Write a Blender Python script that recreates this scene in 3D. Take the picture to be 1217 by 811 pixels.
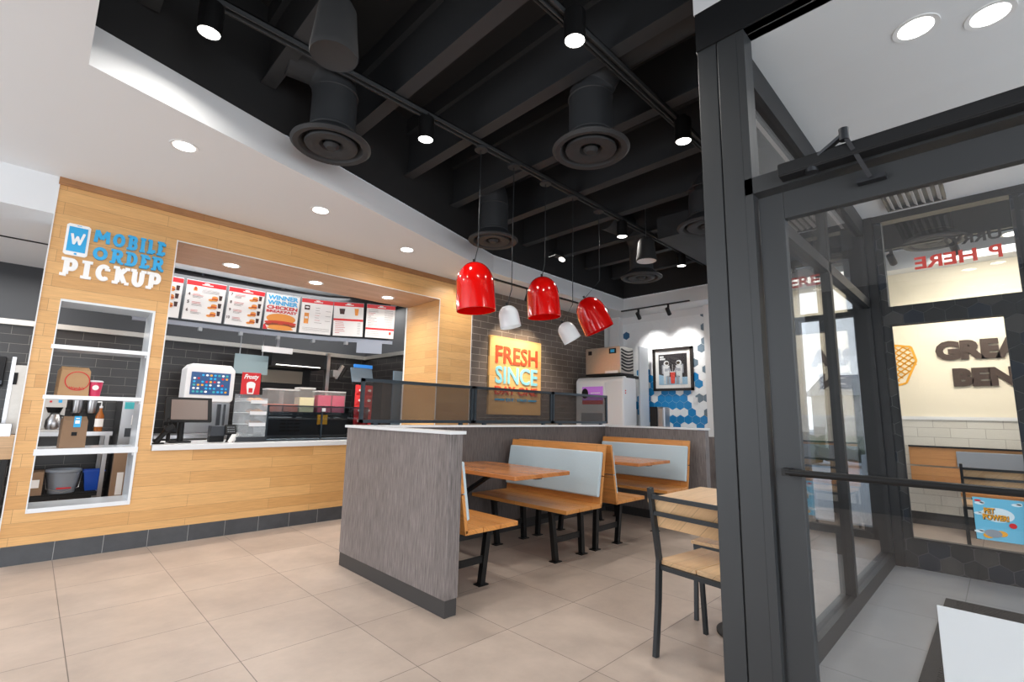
import bpy, bmesh, math, random
from mathutils import Matrix, Vector
from mathutils.geometry import tessellate_polygon
random.seed(7)
PI = math.pi
SC = bpy.context.scene
for o in list(bpy.data.objects): bpy.data.objects.remove(o)
C = SC.collection

# ------------------------------------------------------------------ camera, sky, exposure
cam = bpy.data.objects.new('camera', bpy.data.cameras.new('camera')); C.objects.link(cam)
cam.data.sensor_width = 36; cam.data.lens = 571.28 / 1217 * 36
cam.data.clip_start = 0.05; cam.data.clip_end = 300
Rm = Matrix(((0.70952327, -0.12072222, -0.69426427), (-0.70441483, -0.0943782, -0.70348596), (0.01940298, 0.98818971, -0.15200205)))
cam.matrix_world = Matrix.Translation((0, 0, 1.22)) @ Rm.to_4x4()
SC.camera = cam
SC.view_settings.view_transform = 'Standard'; SC.view_settings.look = 'None'
SC.view_settings.exposure = 0.0; SC.view_settings.gamma = 1; SC.view_settings.use_curve_mapping = False

W = bpy.data.worlds.new('sky'); SC.world = W; W.use_nodes = True
nt = W.node_tree; nt.nodes.clear()
wo = nt.nodes.new('ShaderNodeOutputWorld'); bg = nt.nodes.new('ShaderNodeBackground')
tc = nt.nodes.new('ShaderNodeTexCoord'); sx = nt.nodes.new('ShaderNodeSeparateXYZ'); rp = nt.nodes.new('ShaderNodeValToRGB')
nt.links.new(tc.outputs['Generated'], sx.inputs[0]); nt.links.new(sx.outputs['Z'], rp.inputs[0])
rp.color_ramp.elements[0].position = 0.0; rp.color_ramp.elements[0].color = (0.86, 0.90, 0.95, 1)
rp.color_ramp.elements[1].position = 0.7; rp.color_ramp.elements[1].color = (0.62, 0.76, 0.95, 1)
nt.links.new(rp.outputs[0], bg.inputs[0]); nt.links.new(bg.outputs[0], wo.inputs[0])
bg.inputs[1].default_value = 2.0

LIGHTK = 1.0
def area(name, loc, direction, sx_, sy_, power, col=(1, 1, 1), shape='RECTANGLE'):
    l = bpy.data.lights.new(name, 'AREA'); l.shape = shape; l.size = sx_
    if shape in ('RECTANGLE', 'ELLIPSE'): l.size_y = sy_
    l.energy = power * LIGHTK; l.color = col
    if 'beam' in name: l.spread = math.radians(152)
    o = bpy.data.objects.new(name, l); C.objects.link(o); o.location = loc
    o.rotation_euler = Vector(direction).to_track_quat('-Z', 'Y').to_euler()
    return o
def spot(name, loc, target, power, col=(1, 1, 1), ang=60, blend=.7, rad=.03):
    l = bpy.data.lights.new(name, 'SPOT'); l.energy = power * LIGHTK; l.color = col
    l.spot_size = math.radians(ang); l.spot_blend = blend; l.shadow_soft_size = rad
    o = bpy.data.objects.new(name, l); C.objects.link(o); o.location = loc
    o.rotation_euler = (Vector(target) - Vector(loc)).to_track_quat('-Z', 'Y').to_euler()
    return o
# daylight through the tall shop windows behind the camera
area('window_daylight', (-3.3, 3.75, 1.75), (1, -0.1, -0.05), 3.2, 2.6, 85, (0.93, 0.97, 1))
area('window_daylight', (-0.6, -3.0, 1.75), (0.1, 1, -0.28), 5.0, 2.7, 180, (0.93, 0.97, 1))
area('window_daylight', (3.9, -2.2, 1.9), (0, 1, 0), 2.8, 2.2, 36, (0.93, 0.97, 1))
# fill light added over the kitchen, no fixtures in view
area('kitchen_fill_light', (2.4, 7.1, 2.9), (0, 0, -1), 3.2, 0.7, 85, (1, 0.98, 0.95))
area('kitchen_fill_light', (-0.6, 6.9, 2.7), (0, 0, -1), 1.6, 0.7, 45, (1, 0.98, 0.95))
area('dining_ceiling_light', (7.0, -0.2, 3.05), (0.3, 0, -1), 1.2, 1.6, 34, (1, 0.94, 0.84))
area('kitchen_upward_fill', (1.9, 6.5, 2.84), (0, 0, 1), 2.0, 0.12, 5, (1, 0.98, 0.95))  # added upward fill without a fixture, brightens the kitchen ceiling

# ------------------------------------------------------------------ materials
def s2l(c):
    return tuple(((v / 255) / 12.92 if v / 255 <= 0.04045 else ((v / 255 + 0.055) / 1.055) ** 2.4) for v in c)
def rgba(c): return (*s2l(c), 1)
def base(name):
    m = bpy.data.materials.new(name); m.use_nodes = True
    return m, m.node_tree, m.node_tree.nodes['Principled BSDF']
def mat(name, col, rough=.5, metal=0, noise=0, nscale=8, coat=0, emis=0, bump=0, trans=0, alpha=1, spec=None, ecol=None):
    m, t, b = base(name)
    b.inputs['Base Color'].default_value = rgba(col); b.inputs['Roughness'].default_value = rough
    b.inputs['Metallic'].default_value = metal; b.inputs['Coat Weight'].default_value = coat
    b.inputs['Transmission Weight'].default_value = trans; b.inputs['Alpha'].default_value = alpha
    if spec is not None: b.inputs['Specular IOR Level'].default_value = spec
    if emis:
        b.inputs['Emission Color'].default_value = rgba(ecol or col); b.inputs['Emission Strength'].default_value = emis
    if noise or bump:
        n = t.nodes.new('ShaderNodeTexNoise'); n.inputs['Scale'].default_value = nscale; n.inputs['Detail'].default_value = 5
        g = t.nodes.new('ShaderNodeTexCoord'); t.links.new(g.outputs['Object'], n.inputs['Vector'])
        if noise:
            x = t.nodes.new('ShaderNodeMix'); x.data_type = 'RGBA'
            l = s2l(col); x.inputs[6].default_value = (*[v * (1 - noise) for v in l], 1); x.inputs[7].default_value = (*[min(1, v * (1 + noise)) for v in l], 1)
            t.links.new(n.outputs['Fac'], x.inputs[0]); t.links.new(x.outputs[2], b.inputs['Base Color'])
        if bump:
            u = t.nodes.new('ShaderNodeBump'); u.inputs['Strength'].default_value = bump; u.inputs['Distance'].default_value = .01
            t.links.new(n.outputs['Fac'], u.inputs['Height']); t.links.new(u.outputs[0], b.inputs['Normal'])
    return m
def planevec(t, axes, off=(0, 0), coord='Object'):
    g = t.nodes.new('ShaderNodeTexCoord'); s = t.nodes.new('ShaderNodeSeparateXYZ'); c = t.nodes.new('ShaderNodeCombineXYZ')
    t.links.new(g.outputs[coord], s.inputs[0])
    for i, a in enumerate(axes):
        src = None
        for ch in a:
            o = s.outputs['XYZ'.index(ch.upper())]
            if src is None: src = o
            else:
                ad = t.nodes.new('ShaderNodeMath'); t.links.new(src, ad.inputs[0]); t.links.new(o, ad.inputs[1]); src = ad.outputs[0]
        ad = t.nodes.new('ShaderNodeMath'); ad.inputs[1].default_value = -off[i]
        t.links.new(src, ad.inputs[0]); t.links.new(ad.outputs[0], c.inputs[i])
    return c.outputs[0]
def brick(name, axes, bw, bh, mortar, c1, c2, cm, offset=.5, off=(0, 0), rough=.4, noise=.0, nscale=3, bump=.3, stretch=None, spec=.5, squash=None):
    m, t, b = base(name)
    v = planevec(t, axes, off)
    k = t.nodes.new('ShaderNodeTexBrick'); k.offset = offset; k.squash = 1
    k.inputs['Scale'].default_value = 1; k.inputs['Brick Width'].default_value = bw; k.inputs['Row Height'].default_value = bh
    k.inputs['Mortar Size'].default_value = mortar; k.inputs['Mortar Smooth'].default_value = .1; k.inputs['Bias'].default_value = 0
    k.inputs['Color1'].default_value = rgba(c1); k.inputs['Color2'].default_value = rgba(c2); k.inputs['Mortar'].default_value = rgba(cm)
    t.links.new(v, k.inputs['Vector'])
    out = k.outputs['Color']
    if noise:
        n = t.nodes.new('ShaderNodeTexNoise'); n.inputs['Scale'].default_value = nscale; n.inputs['Detail'].default_value = 8; n.inputs['Roughness'].default_value = .65
        vv = v
        if stretch:
            mp = t.nodes.new('ShaderNodeMapping'); mp.inputs['Scale'].default_value = (*stretch, 1); t.links.new(v, mp.inputs[0]); vv = mp.outputs[0]
        t.links.new(vv, n.inputs['Vector'])
        r = t.nodes.new('ShaderNodeMapRange'); r.inputs[1].default_value = .3; r.inputs[2].default_value = .7; r.inputs[3].default_value = 1 - noise; r.inputs[4].default_value = 1 + noise
        t.links.new(n.outputs['Fac'], r.inputs[0])
        x = t.nodes.new('ShaderNodeVectorMath'); x.operation = 'MULTIPLY'
        t.links.new(out, x.inputs[0]); t.links.new(r.outputs[0], x.inputs[1]); out = x.outputs[0]
    t.links.new(out, b.inputs['Base Color'])
    b.inputs['Roughness'].default_value = rough; b.inputs['Specular IOR Level'].default_value = spec
    if bump:
        u = t.nodes.new('ShaderNodeBump'); u.invert = True; u.inputs['Strength'].default_value = bump; u.inputs['Distance'].default_value = .004
        t.links.new(k.outputs['Fac'], u.inputs['Height']); t.links.new(u.outputs[0], b.inputs['Normal'])
    return m
def wood(name, axes, c1, c2, plank=.12, length=1.3, rough=.45, grain=.12, gscale=1.0):
    """planks running along the first axis with fine stretched grain"""
    m = brick(name, axes, length, plank, .0012, c1, c2, tuple(int(v * .72) for v in c1), offset=.37, rough=rough, noise=grain, nscale=6, bump=.15, stretch=(.9 * gscale, 14 * gscale))
    return m

M = {}
M['white_paint'] = mat('white_paint', (226, 228, 230), .7)
M['white_trim'] = mat('white_trim', (228, 228, 228), .4)
M['black_paint'] = mat('black_paint', (33, 33, 34), .8)
M['dark_duct'] = mat('dark_duct', (44, 46, 49), .65, noise=.1)
M['joist'] = mat('joist', (46, 48, 51), .7)
M['kitchen_paint'] = mat('kitchen_paint', (48, 50, 54), .6)
M['oak'] = wood('oak', ('x', 'z'), (220, 172, 112), (203, 152, 92), .105, 1.15, grain=.13)
M['oak_crown'] = wood('oak_crown', ('x', 'z'), (166, 118, 74), (150, 102, 62), .3, 1.6, grain=.3)
M['oak_under_lit'] = wood('oak_under_lit', ('x', 'y'), (210, 172, 138), (198, 158, 124), .12, 1.4, grain=.10)  # soffit oak, colour lightened to stand in for bounced light
M['oak_jamb'] = wood('oak_jamb', ('y', 'z'), (220, 174, 116), (206, 156, 99), .105, 1.15, grain=.10)
M['bench_wood'] = wood('bench_wood', ('y', 'xz'), (206, 142, 78), (188, 122, 62), .09, .8, rough=.3, grain=.16)
M['table_wood'] = wood('table_wood', ('y', 'xz'), (196, 128, 74), (180, 112, 62), .07, .9, rough=.22, grain=.16)
M['chair_wood'] = wood('chair_wood', ('x', 'yz'), (214, 178, 136), (202, 164, 122), .12, .9, rough=.35, grain=.13)
M['far_wood'] = wood('far_wood', ('y', 'z'), (196, 140, 86), (182, 124, 72), .2, 1.2, rough=.4, grain=.12)
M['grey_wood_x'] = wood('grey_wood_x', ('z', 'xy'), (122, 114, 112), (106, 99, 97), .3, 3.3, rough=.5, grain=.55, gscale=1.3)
M['grey_wood_shaded'] = wood('grey_wood_shaded', ('z', 'xy'), (92, 84, 82), (80, 73, 71), .3, 3.3, rough=.5, grain=.55, gscale=1.3)  # same partition wood, booth shade put into a darker colour
M['plinth'] = mat('plinth', (58, 56, 56), .5)
M['floor_tile'] = brick('floor_tile', ('x', 'y'), .61, .62, .0022, (184, 167, 154), (174, 157, 144), (108, 97, 89), offset=0, off=(.27 - .61 * 8, 2.74 - .62 * 12), rough=.38, noise=.15, nscale=2.6, bump=.2)
M['grey_tile'] = brick('grey_tile', ('x', 'y'), .61, .62, .0022, (132, 132, 134), (126, 126, 128), (84, 84, 86), offset=0, off=(2.99 - .61 * 8, .30 - .62 * 12), rough=.45, noise=.09, nscale=2.2, bump=.2)
M['base_tile'] = brick('base_tile', ('x', 'z'), .305, .6, .0022, (72, 74, 78), (66, 68, 72), (150, 150, 150), offset=0, off=(.27 - .61 * 4, -.3), rough=.45, noise=.2, nscale=5)
M['dark_brick'] = brick('dark_brick', ('x', 'z'), .305, .105, .0022, (104, 90, 80), (95, 82, 73), (190, 178, 164), off=(.05, .02), rough=.45, noise=.05, bump=.35)
M['dark_brick_kitchen'] = brick('dark_brick_kitchen', ('x', 'z'), .305, .105, .002, (34, 31, 31), (29, 27, 27), (100, 95, 90), off=(.05, .02), rough=.3, bump=.35)
M['dark_brick_side'] = brick('dark_brick_side', ('y', 'z'), .305, .105, .002, (34, 31, 31), (29, 27, 27), (100, 95, 90), off=(.05, .02), rough=.3, bump=.35)
M['subway'] = brick('subway', ('y', 'z'), .305, .115, .0025, (222, 218, 208), (214, 209, 198), (170, 165, 155), off=(0, .935 - .115 * 9), rough=.15, bump=.4)
M['cream_paint'] = mat('cream_paint', (236, 226, 204), .6)
M['steel'] = mat('steel', (176, 176, 178), .28, 1)
M['brushed'] = mat('brushed', (190, 186, 180), .4, 1, noise=.08, nscale=30)
M['dark_steel'] = mat('dark_steel', (70, 72, 76), .4, .8)
M['track_grey'] = mat('track_grey', (58, 60, 62), .6)
M['black_metal'] = mat('black_metal', (24, 24, 25), .42, .3)
M['gun_metal'] = mat('gun_metal', (52, 55, 58), .42, .5)
M['screen_frame'] = mat('screen_frame', (42, 52, 60), .4, .3)
M['storefront'] = mat('storefront', (58, 60, 62), .45, .2, noise=.06, nscale=2)
M['storefront_dark'] = mat('storefront_dark', (30, 31, 33), .45, .2)
M['red_gloss'] = mat('red_gloss', (214, 14, 10), .12, coat=1)
M['white_gloss'] = mat('white_gloss', (224, 228, 232), .25, coat=.4)
M['white_plastic'] = mat('white_plastic', (222, 222, 224), .35)
M['black_plastic'] = mat('black_plastic', (20, 20, 22), .55, spec=.3)
M['grey_plastic'] = mat('grey_plastic', (140, 146, 152), .4)
M['pad_blue'] = mat('pad_blue', (184, 200, 208), .6, bump=.1, nscale=60)
M['quartz'] = mat('quartz', (222, 224, 226), .25)
M['sign_blue'] = mat('sign_blue', (38, 168, 226), .4)
M['sign_white'] = mat('sign_white', (244, 244, 244), .4)
M['sign_red'] = mat('sign_red', (222, 72, 36), .5)
M['sign_cyan'] = mat('sign_cyan', (140, 206, 220), .5)
M['letter_brown'] = mat('letter_brown', (66, 50, 42), .5)
M['fry_yellow'] = mat('fry_yellow', (236, 168, 44), .5)
M['red_paint'] = mat('red_paint', (206, 34, 40), .5)
M['kraft'] = mat('kraft', (186, 148, 108), .8, noise=.06, nscale=20)
M['kraft_dark'] = mat('kraft_dark', (140, 112, 88), .8, noise=.06, nscale=20)
M['pink_cup'] = mat('pink_cup', (206, 48, 88), .35)
M['blue_bin'] = mat('blue_bin', (24, 92, 214), .35)
M['bucket_grey'] = mat('bucket_grey', (144, 152, 162), .4)
M['amber'] = mat('amber', (150, 84, 30), .15)
M['teal'] = mat('teal', (60, 170, 176), .5)
M['hex_white'] = mat('hex_white', (236, 238, 240), .3)
M['hex_grout'] = mat('hex_grout', (214, 216, 218), .7)
M['hex_blue'] = mat('hex_blue', (22, 128, 190), .3)
M['hex_navy'] = mat('hex_navy', (52, 98, 136), .3)
M['hex_steel'] = mat('hex_steel', (106, 124, 138), .3)
M['hex_pale'] = mat('hex_pale', (210, 213, 216), .3)
M['hexd_a'] = mat('hexd_a', (25, 27, 29), .45); M['hexd_b'] = mat('hexd_b', (18, 27, 38), .4); M['hexd_c'] = mat('hexd_c', (48, 47, 46), .5)
M['hexd_grout'] = mat('hexd_grout', (96, 96, 96), .8)
M['mat_rubber'] = mat('mat_rubber', (38, 36, 35), .9, noise=.3, nscale=90, bump=.5)
M['asphalt'] = mat('asphalt', (150, 152, 154), .9, noise=.1, nscale=2)
M['hedge'] = mat('hedge', (52, 70, 44), .9, noise=.4, nscale=12)
M['far_house'] = mat('far_house', (150, 146, 140), .8)
M['frame_black'] = mat('frame_black', (36, 30, 27), .4)
M['paper'] = mat('paper', (236, 232, 228), .6)
M['mirrored_red'] = mat('mirrored_red', (226, 70, 56), .6)
M['mirrored_black'] = mat('mirrored_black', (60, 56, 54), .6)
M['lamp_glow'] = mat('lamp_glow', (255, 252, 246), .5, emis=9)
M['lamp_glow_soft'] = mat('lamp_glow_soft', (255, 252, 246), .5, emis=2.5)

def glass(name, tint=(1, 1, 1), rough=0.0, refl=1.0):
    m = bpy.data.materials.new(name); m.use_nodes = True; t = m.node_tree; t.nodes.clear()
    o = t.nodes.new('ShaderNodeOutputMaterial'); mx = t.nodes.new('ShaderNodeMixShader')
    tr = t.nodes.new('ShaderNodeBsdfTransparent'); tr.inputs[0].default_value = (*tint, 1)
    gl = t.nodes.new('ShaderNodeBsdfGlossy'); gl.inputs['Roughness'].default_value = rough
    fr = t.nodes.new('ShaderNodeFresnel'); ge = t.nodes.new('ShaderNodeNewGeometry'); mr = t.nodes.new('ShaderNodeMapRange'); mr.inputs[3].default_value = 1.5; mr.inputs[4].default_value = 1 / 1.5
    t.links.new(ge.outputs['Backfacing'], mr.inputs[0]); t.links.new(mr.outputs[0], fr.inputs[0])
    mu = t.nodes.new('ShaderNodeMath'); mu.operation = 'MULTIPLY'; mu.inputs[1].default_value = refl; mu.use_clamp = True
    t.links.new(fr.outputs[0], mu.inputs[0]); t.links.new(mu.outputs[0], mx.inputs[0])
    t.links.new(tr.outputs[0], mx.inputs[1]); t.links.new(gl.outputs[0], mx.inputs[2]); t.links.new(mx.outputs[0], o.inputs[0])
    return m
M['glass'] = glass('glass', (.985, .99, .99))
M['dark_glass'] = glass('dark_glass', (.50, .56, .60), .02)
M['acrylic'] = glass('acrylic', (.95, .96, .97), .05, 1.3)
def meshmat(name, col, alpha):
    """woven metal mesh: mostly see-through cloth of thin dark wires"""
    m = bpy.data.materials.new(name); m.use_nodes = True; t = m.node_tree; t.nodes.clear()
    o = t.nodes.new('ShaderNodeOutputMaterial'); mx = t.nodes.new('ShaderNodeMixShader')
    tr = t.nodes.new('ShaderNodeBsdfTransparent'); d = t.nodes.new('ShaderNodeBsdfDiffuse'); d.inputs[0].default_value = rgba(col)
    mx.inputs[0].default_value = alpha
    t.links.new(tr.outputs[0], mx.inputs[1]); t.links.new(d.outputs[0], mx.inputs[2]); t.links.new(mx.outputs[0], o.inputs[0])
    return m
M['case_clear'] = meshmat('case_clear', (226, 232, 236), .16); M['frosted'] = meshmat('frosted', (232, 230, 228), .16); M['acrylic_lid'] = meshmat('acrylic_lid', (232, 232, 232), .6)
M['wire_mesh'] = meshmat('wire_mesh', (74, 70, 68), .52)

# ------------------------------------------------------------------ mesh helpers
def F_negY(x, y, z):   # frame on a face that looks toward -Y: right = +X, up = +Z
    return Matrix(((1, 0, 0, x), (0, 0, -1, y), (0, 1, 0, z), (0, 0, 0, 1)))
def F_negX(x, y, z):   # face that looks toward -X: right = -Y, up = +Z
    return Matrix(((0, 0, -1, x), (-1, 0, 0, y), (0, 1, 0, z), (0, 0, 0, 1)))
def F_posX(x, y, z):   # face that looks toward +X: right = +Y
    return Matrix(((0, 0, 1, x), (1, 0, 0, y), (0, 1, 0, z), (0, 0, 0, 1)))
class MB:
    def __init__(s, M=None): s.v = []; s.f = []; s.m = []; s.M = M or Matrix.Identity(4)
    def add(s, vs, fs, mi=0, T=None):
        n = len(s.v); X = s.M @ T if T is not None else s.M
        s.v += [tuple(X @ Vector(p)) for p in vs]
        for f in fs: s.f.append([i + n for i in f]); s.m.append(mi)
    def box(s, x0, x1, y0, y1, z0, z1, mi=0, T=None):
        s.add([(x, y, z) for z in (z0, z1) for y in (y0, y1) for x in (x0, x1)],
              [(0, 2, 3, 1), (4, 5, 7, 6), (0, 1, 5, 4), (2, 6, 7, 3), (0, 4, 6, 2), (1, 3, 7, 5)], mi, T)
    def prism(s, poly, z0, z1, mi=0, T=None):
        n = len(poly); a = sum(poly[i][0] * poly[(i + 1) % n][1] - poly[(i + 1) % n][0] * poly[i][1] for i in range(n))
        if a < 0: poly = poly[::-1]
        vs = [(x, y, z0) for x, y in poly] + [(x, y, z1) for x, y in poly]
        fs = [list(range(n))[::-1], list(range(n, 2 * n))] + [(i, (i + 1) % n, (i + 1) % n + n, i + n) for i in range(n)]
        s.add(vs, fs, mi, T)
    def lathe(s, prof, n=32, mi=0, T=None, cap0=True, cap1=True):
        vs = []; fs = []
        for r, z in prof:
            for i in range(n): vs.append((r * math.cos(2 * PI * i / n), r * math.sin(2 * PI * i / n), z))
        for k in range(len(prof) - 1):
            for i in range(n):
                j = (i + 1) % n; fs.append((k * n + i, k * n + j, (k + 1) * n + j, (k + 1) * n + i))
        if cap0: fs.append(list(range(n))[::-1])
        if cap1: fs.append([(len(prof) - 1) * n + i for i in range(n)])
        s.add(vs, fs, mi, T)
    def tube(s, pts, r, n=10, mi=0, T=None, flat=None):
        pts = [Vector(p) for p in pts]; rings = []
        up = Vector((0, 0, 1)); vs = []; fs = []
        for i, p in enumerate(pts):
            d = (pts[min(i + 1, len(pts) - 1)] - pts[max(i - 1, 0)]).normalized()
            a = d.cross(up if abs(d.z) < .95 else Vector((1, 0, 0))).normalized(); b = d.cross(a).normalized()
            rr = r[i] if isinstance(r, (list, tuple)) else r
            for k in range(n):
                t = 2 * PI * k / n; vs.append(p + a * (rr * math.cos(t)) + b * (rr * math.sin(t) * (flat or 1)))
        for i in range(len(pts) - 1):
            for k in range(n):
                j = (k + 1) % n; fs.append((i * n + k, i * n + j, (i + 1) * n + j, (i + 1) * n + k))
        fs.append(list(range(n))); fs.append([(len(pts) - 1) * n + k for k in range(n)][::-1])
        s.add(vs, fs, mi, T)
    def bar(s, p, q, w, d, mi=0, side=(0, 1, 0)):
        """rectangular bar from p to q, w along 'side', d across"""
        p = Vector(p); q = Vector(q); z = (q - p).normalized(); sd = Vector(side); a = (sd - z * sd.dot(z)).normalized(); b = z.cross(a)
        vs = [c + a * (i * w / 2) + b * (j * d / 2) for c in (p, q) for j in (-1, 1) for i in (-1, 1)]
        s.add(vs, [(0, 2, 3, 1), (4, 5, 7, 6), (0, 1, 5, 4), (2, 6, 7, 3), (0, 4, 6, 2), (1, 3, 7, 5)], mi)
    def rect(s, x0, y0, x1, y1, z=.001, mi=0, T=None): s.box(x0, x1, y0, y1, 0, z, mi, T)
    def ell(s, cx, cy, rx, ry, z=.002, mi=0, n=20, T=None):
        s.prism([(cx + rx * math.cos(2 * PI * i / n), cy + ry * math.sin(2 * PI * i / n)) for i in range(n)], 0, z, mi, T)
    def ring(s, cx, cy, rx, ry, w, z=.002, mi=0, n=28):
        for i in range(n):
            a, b = 2 * PI * i / n, 2 * PI * (i + 1) / n
            s.prism([(cx + rx * math.cos(a), cy + ry * math.sin(a)), (cx + rx * math.cos(b), cy + ry * math.sin(b)),
                     (cx + (rx - w) * math.cos(b), cy + (ry - w) * math.sin(b)), (cx + (rx - w) * math.cos(a), cy + (ry - w) * math.sin(a))], 0, z, mi)
    def build(s, name, mats, parent=None, loc=(0, 0, 0), smooth=False, bevel=0, kind=None):
        me = bpy.data.meshes.new(name); me.from_pydata(s.v, [], s.f); me.update()
        if not isinstance(mats, (list, tuple)): mats = [mats]
        for m in mats: me.materials.append(M[m])
        for p, mi in zip(me.polygons, s.m): p.material_index = mi
        b = bmesh.new(); b.from_mesh(me); bmesh.ops.recalc_face_normals(b, faces=b.faces); b.to_mesh(me); b.free()
        if smooth:
            for p in me.polygons: p.use_smooth = True
            me.set_sharp_from_angle(angle=math.radians(35))
        o = bpy.data.objects.new(name, me); C.objects.link(o); o.location = loc
        if parent: o.parent = parent
        if bevel:
            md = o.modifiers.new('bevel', 'BEVEL'); md.width = bevel; md.segments = 2; md.limit_method = 'ANGLE'
        if kind: o['kind'] = kind
        return o
def tag(o, label, cat, group=None):
    o['label'] = label; o['category'] = cat
    if group: o['group'] = group
    return o
def thing(name, label, cat, loc=(0, 0, 0), rz=0, group=None):
    o = bpy.data.objects.new(name, None); C.objects.link(o); o.location = loc; o.rotation_euler = (0, 0, rz); o.empty_display_size = .1
    return tag(o, label, cat, group)
def dup(root, loc, rz=None, label=None, group=None, rot=None):
    r = root.copy(); C.objects.link(r); r.location = loc
    if rz is not None: r.rotation_euler = (0, 0, rz)
    if rot is not None: r.rotation_euler = rot
    if label: r['label'] = label
    if group: r['group'] = group
    for ch in list(root.children):
        c = ch.copy(); C.objects.link(c); c.parent = r
        for g in ch.children:
            d = g.copy(); C.objects.link(d); d.parent = c
    return r
def struct(name, mb, mats, **k): return mb.build(name, mats, kind='structure', **k)
def RZ(a): return Matrix.Rotation(a, 4, 'Z')
def TR(x, y, z): return Matrix.Translation((x, y, z))

# text: built-in face, turned into mesh and fitted into a box on a frame
_tc = {}
def text_mesh(s, bold=0.0, shear=0):
    key = (s, bold, shear)
    if key in _tc: return _tc[key]
    cu = bpy.data.curves.new('t', 'FONT'); cu.body = s; cu.size = 1; cu.offset = bold; cu.shear = shear; cu.resolution_u = 3
    o = bpy.data.objects.new('t', cu); C.objects.link(o)
    dg = bpy.context.evaluated_depsgraph_get(); dg.update()
    me = bpy.data.meshes.new_from_object(o.evaluated_get(dg))
    vs = [tuple(v.co) for v in me.vertices]; fs = [tuple(p.vertices) for p in me.polygons]
    bpy.data.objects.remove(o); bpy.data.curves.remove(cu); bpy.data.meshes.remove(me)
    _tc[key] = (vs, fs); return vs, fs
def put_text(mb, s, x0, y0, x1, y1, z=.002, mi=0, bold=0.0, depth=0, shear=0, mirror=False):
    vs, fs = text_mesh(s, bold, shear)
    ax = min(v[0] for v in vs); bx = max(v[0] for v in vs); ay = min(v[1] for v in vs); by = max(v[1] for v in vs)
    kx = (x1 - x0) / (bx - ax); ky = (y1 - y0) / (by - ay)
    P = [((x1 - (v[0] - ax) * kx) if mirror else (x0 + (v[0] - ax) * kx), y0 + (v[1] - ay) * ky, z) for v in vs]
    if depth:
        from collections import Counter
        e = Counter(); n = len(P)
        dirs = {}
        for f in fs:
            for i in range(len(f)):
                a, b = f[i], f[(i + 1) % len(f)]; k = (min(a, b), max(a, b)); e[k] += 1; dirs[k] = (a, b)
        Q = P + [(p[0], p[1], z - depth) for p in P]
        mb.add(Q, [list(f) for f in fs] + [(dirs[k][1], dirs[k][0], dirs[k][0] + n, dirs[k][1] + n) for k, c in e.items() if c == 1], mi)
    else: mb.add(P, [list(f) for f in fs], mi)

# slab-serif block letters drawn as heavy strokes in a unit box
def arc(cx, cy, rx, ry, a0, a1, n=10):
    return [(cx + rx * math.cos(math.radians(a0 + (a1 - a0) * i / n)), cy + ry * math.sin(math.radians(a0 + (a1 - a0) * i / n))) for i in range(n + 1)]
G = {
 'M': ([[(.04, 0), (.1, 1)], [(.1, 1), (.5, .3)], [(.5, .3), (.9, 1)], [(.9, 1), (.96, 0)]], []),
 'O': ([arc(.5, .5, .38, .44, 0, 360, 20)], []),
 'B': ([[(.18, 0), (.18, 1)], [(.18, 1), (.55, 1)] + arc(.58, .77, .26, .23, 90, -90) + [(.18, .54)], [(.18, .5), (.6, .5)] + arc(.6, .26, .3, .26, 90, -90) + [(.18, 0)]], [(0, 0, .3), (0, 1, .3)]),
 'I': ([[(.5, 0), (.5, 1)]], [(.12, 0, .88), (.12, 1, .88)]),
 'L': ([[(.28, 1), (.28, 0)], [(.28, 0), (.92, 0)], [(.92, 0), (.92, .26)]], [(.06, 1, .52), (.06, 0, .5)]),
 'E': ([[(.24, 0), (.24, 1)], [(.24, 1), (.88, 1)], [(.88, 1), (.88, .78)], [(.24, .52), (.68, .52)], [(.24, 0), (.9, 0)], [(.9, 0), (.9, .24)]], [(.04, 0, .4), (.04, 1, .4)]),
 'R': ([[(.2, 0), (.2, 1)], [(.2, 1), (.56, 1)] + arc(.58, .74, .27, .26, 90, -90) + [(.2, .48)], [(.52, .48), (.84, 0)]], [(.02, 0, .38), (.02, 1, .34), (.74, 0, .98)]),
 'D': ([[(.2, 0), (.2, 1)], [(.2, 1), (.45, 1)] + arc(.45, .5, .43, .5, 90, -90, 14) + [(.2, 0)]], [(.02, 0, .34), (.02, 1, .34)]),
 'P': ([[(.22, 0), (.22, 1)], [(.22, 1), (.58, 1)] + arc(.6, .7, .28, .3, 90, -90) + [(.22, .4)]], [(0, 0, .36), (0, 1, .36)]),
 'C': ([arc(.52, .5, .4, .46, 50, 312, 18), [(.8, .84), (.8, .66)]], []),
 'K': ([[(.2, 0), (.2, 1)], [(.24, .44), (.78, 1)], [(.42, .6), (.82, 0)]], [(.0, 0, .36), (.0, 1, .36), (.68, 1, .98), (.74, 0, 1)]),
 'U': ([[(.18, 1), (.18, .4)] + arc(.5, .36, .32, .36, 180, 360) + [(.82, 1)]], [(.02, 1, .36), (.64, 1, .98)]),
}
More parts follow.
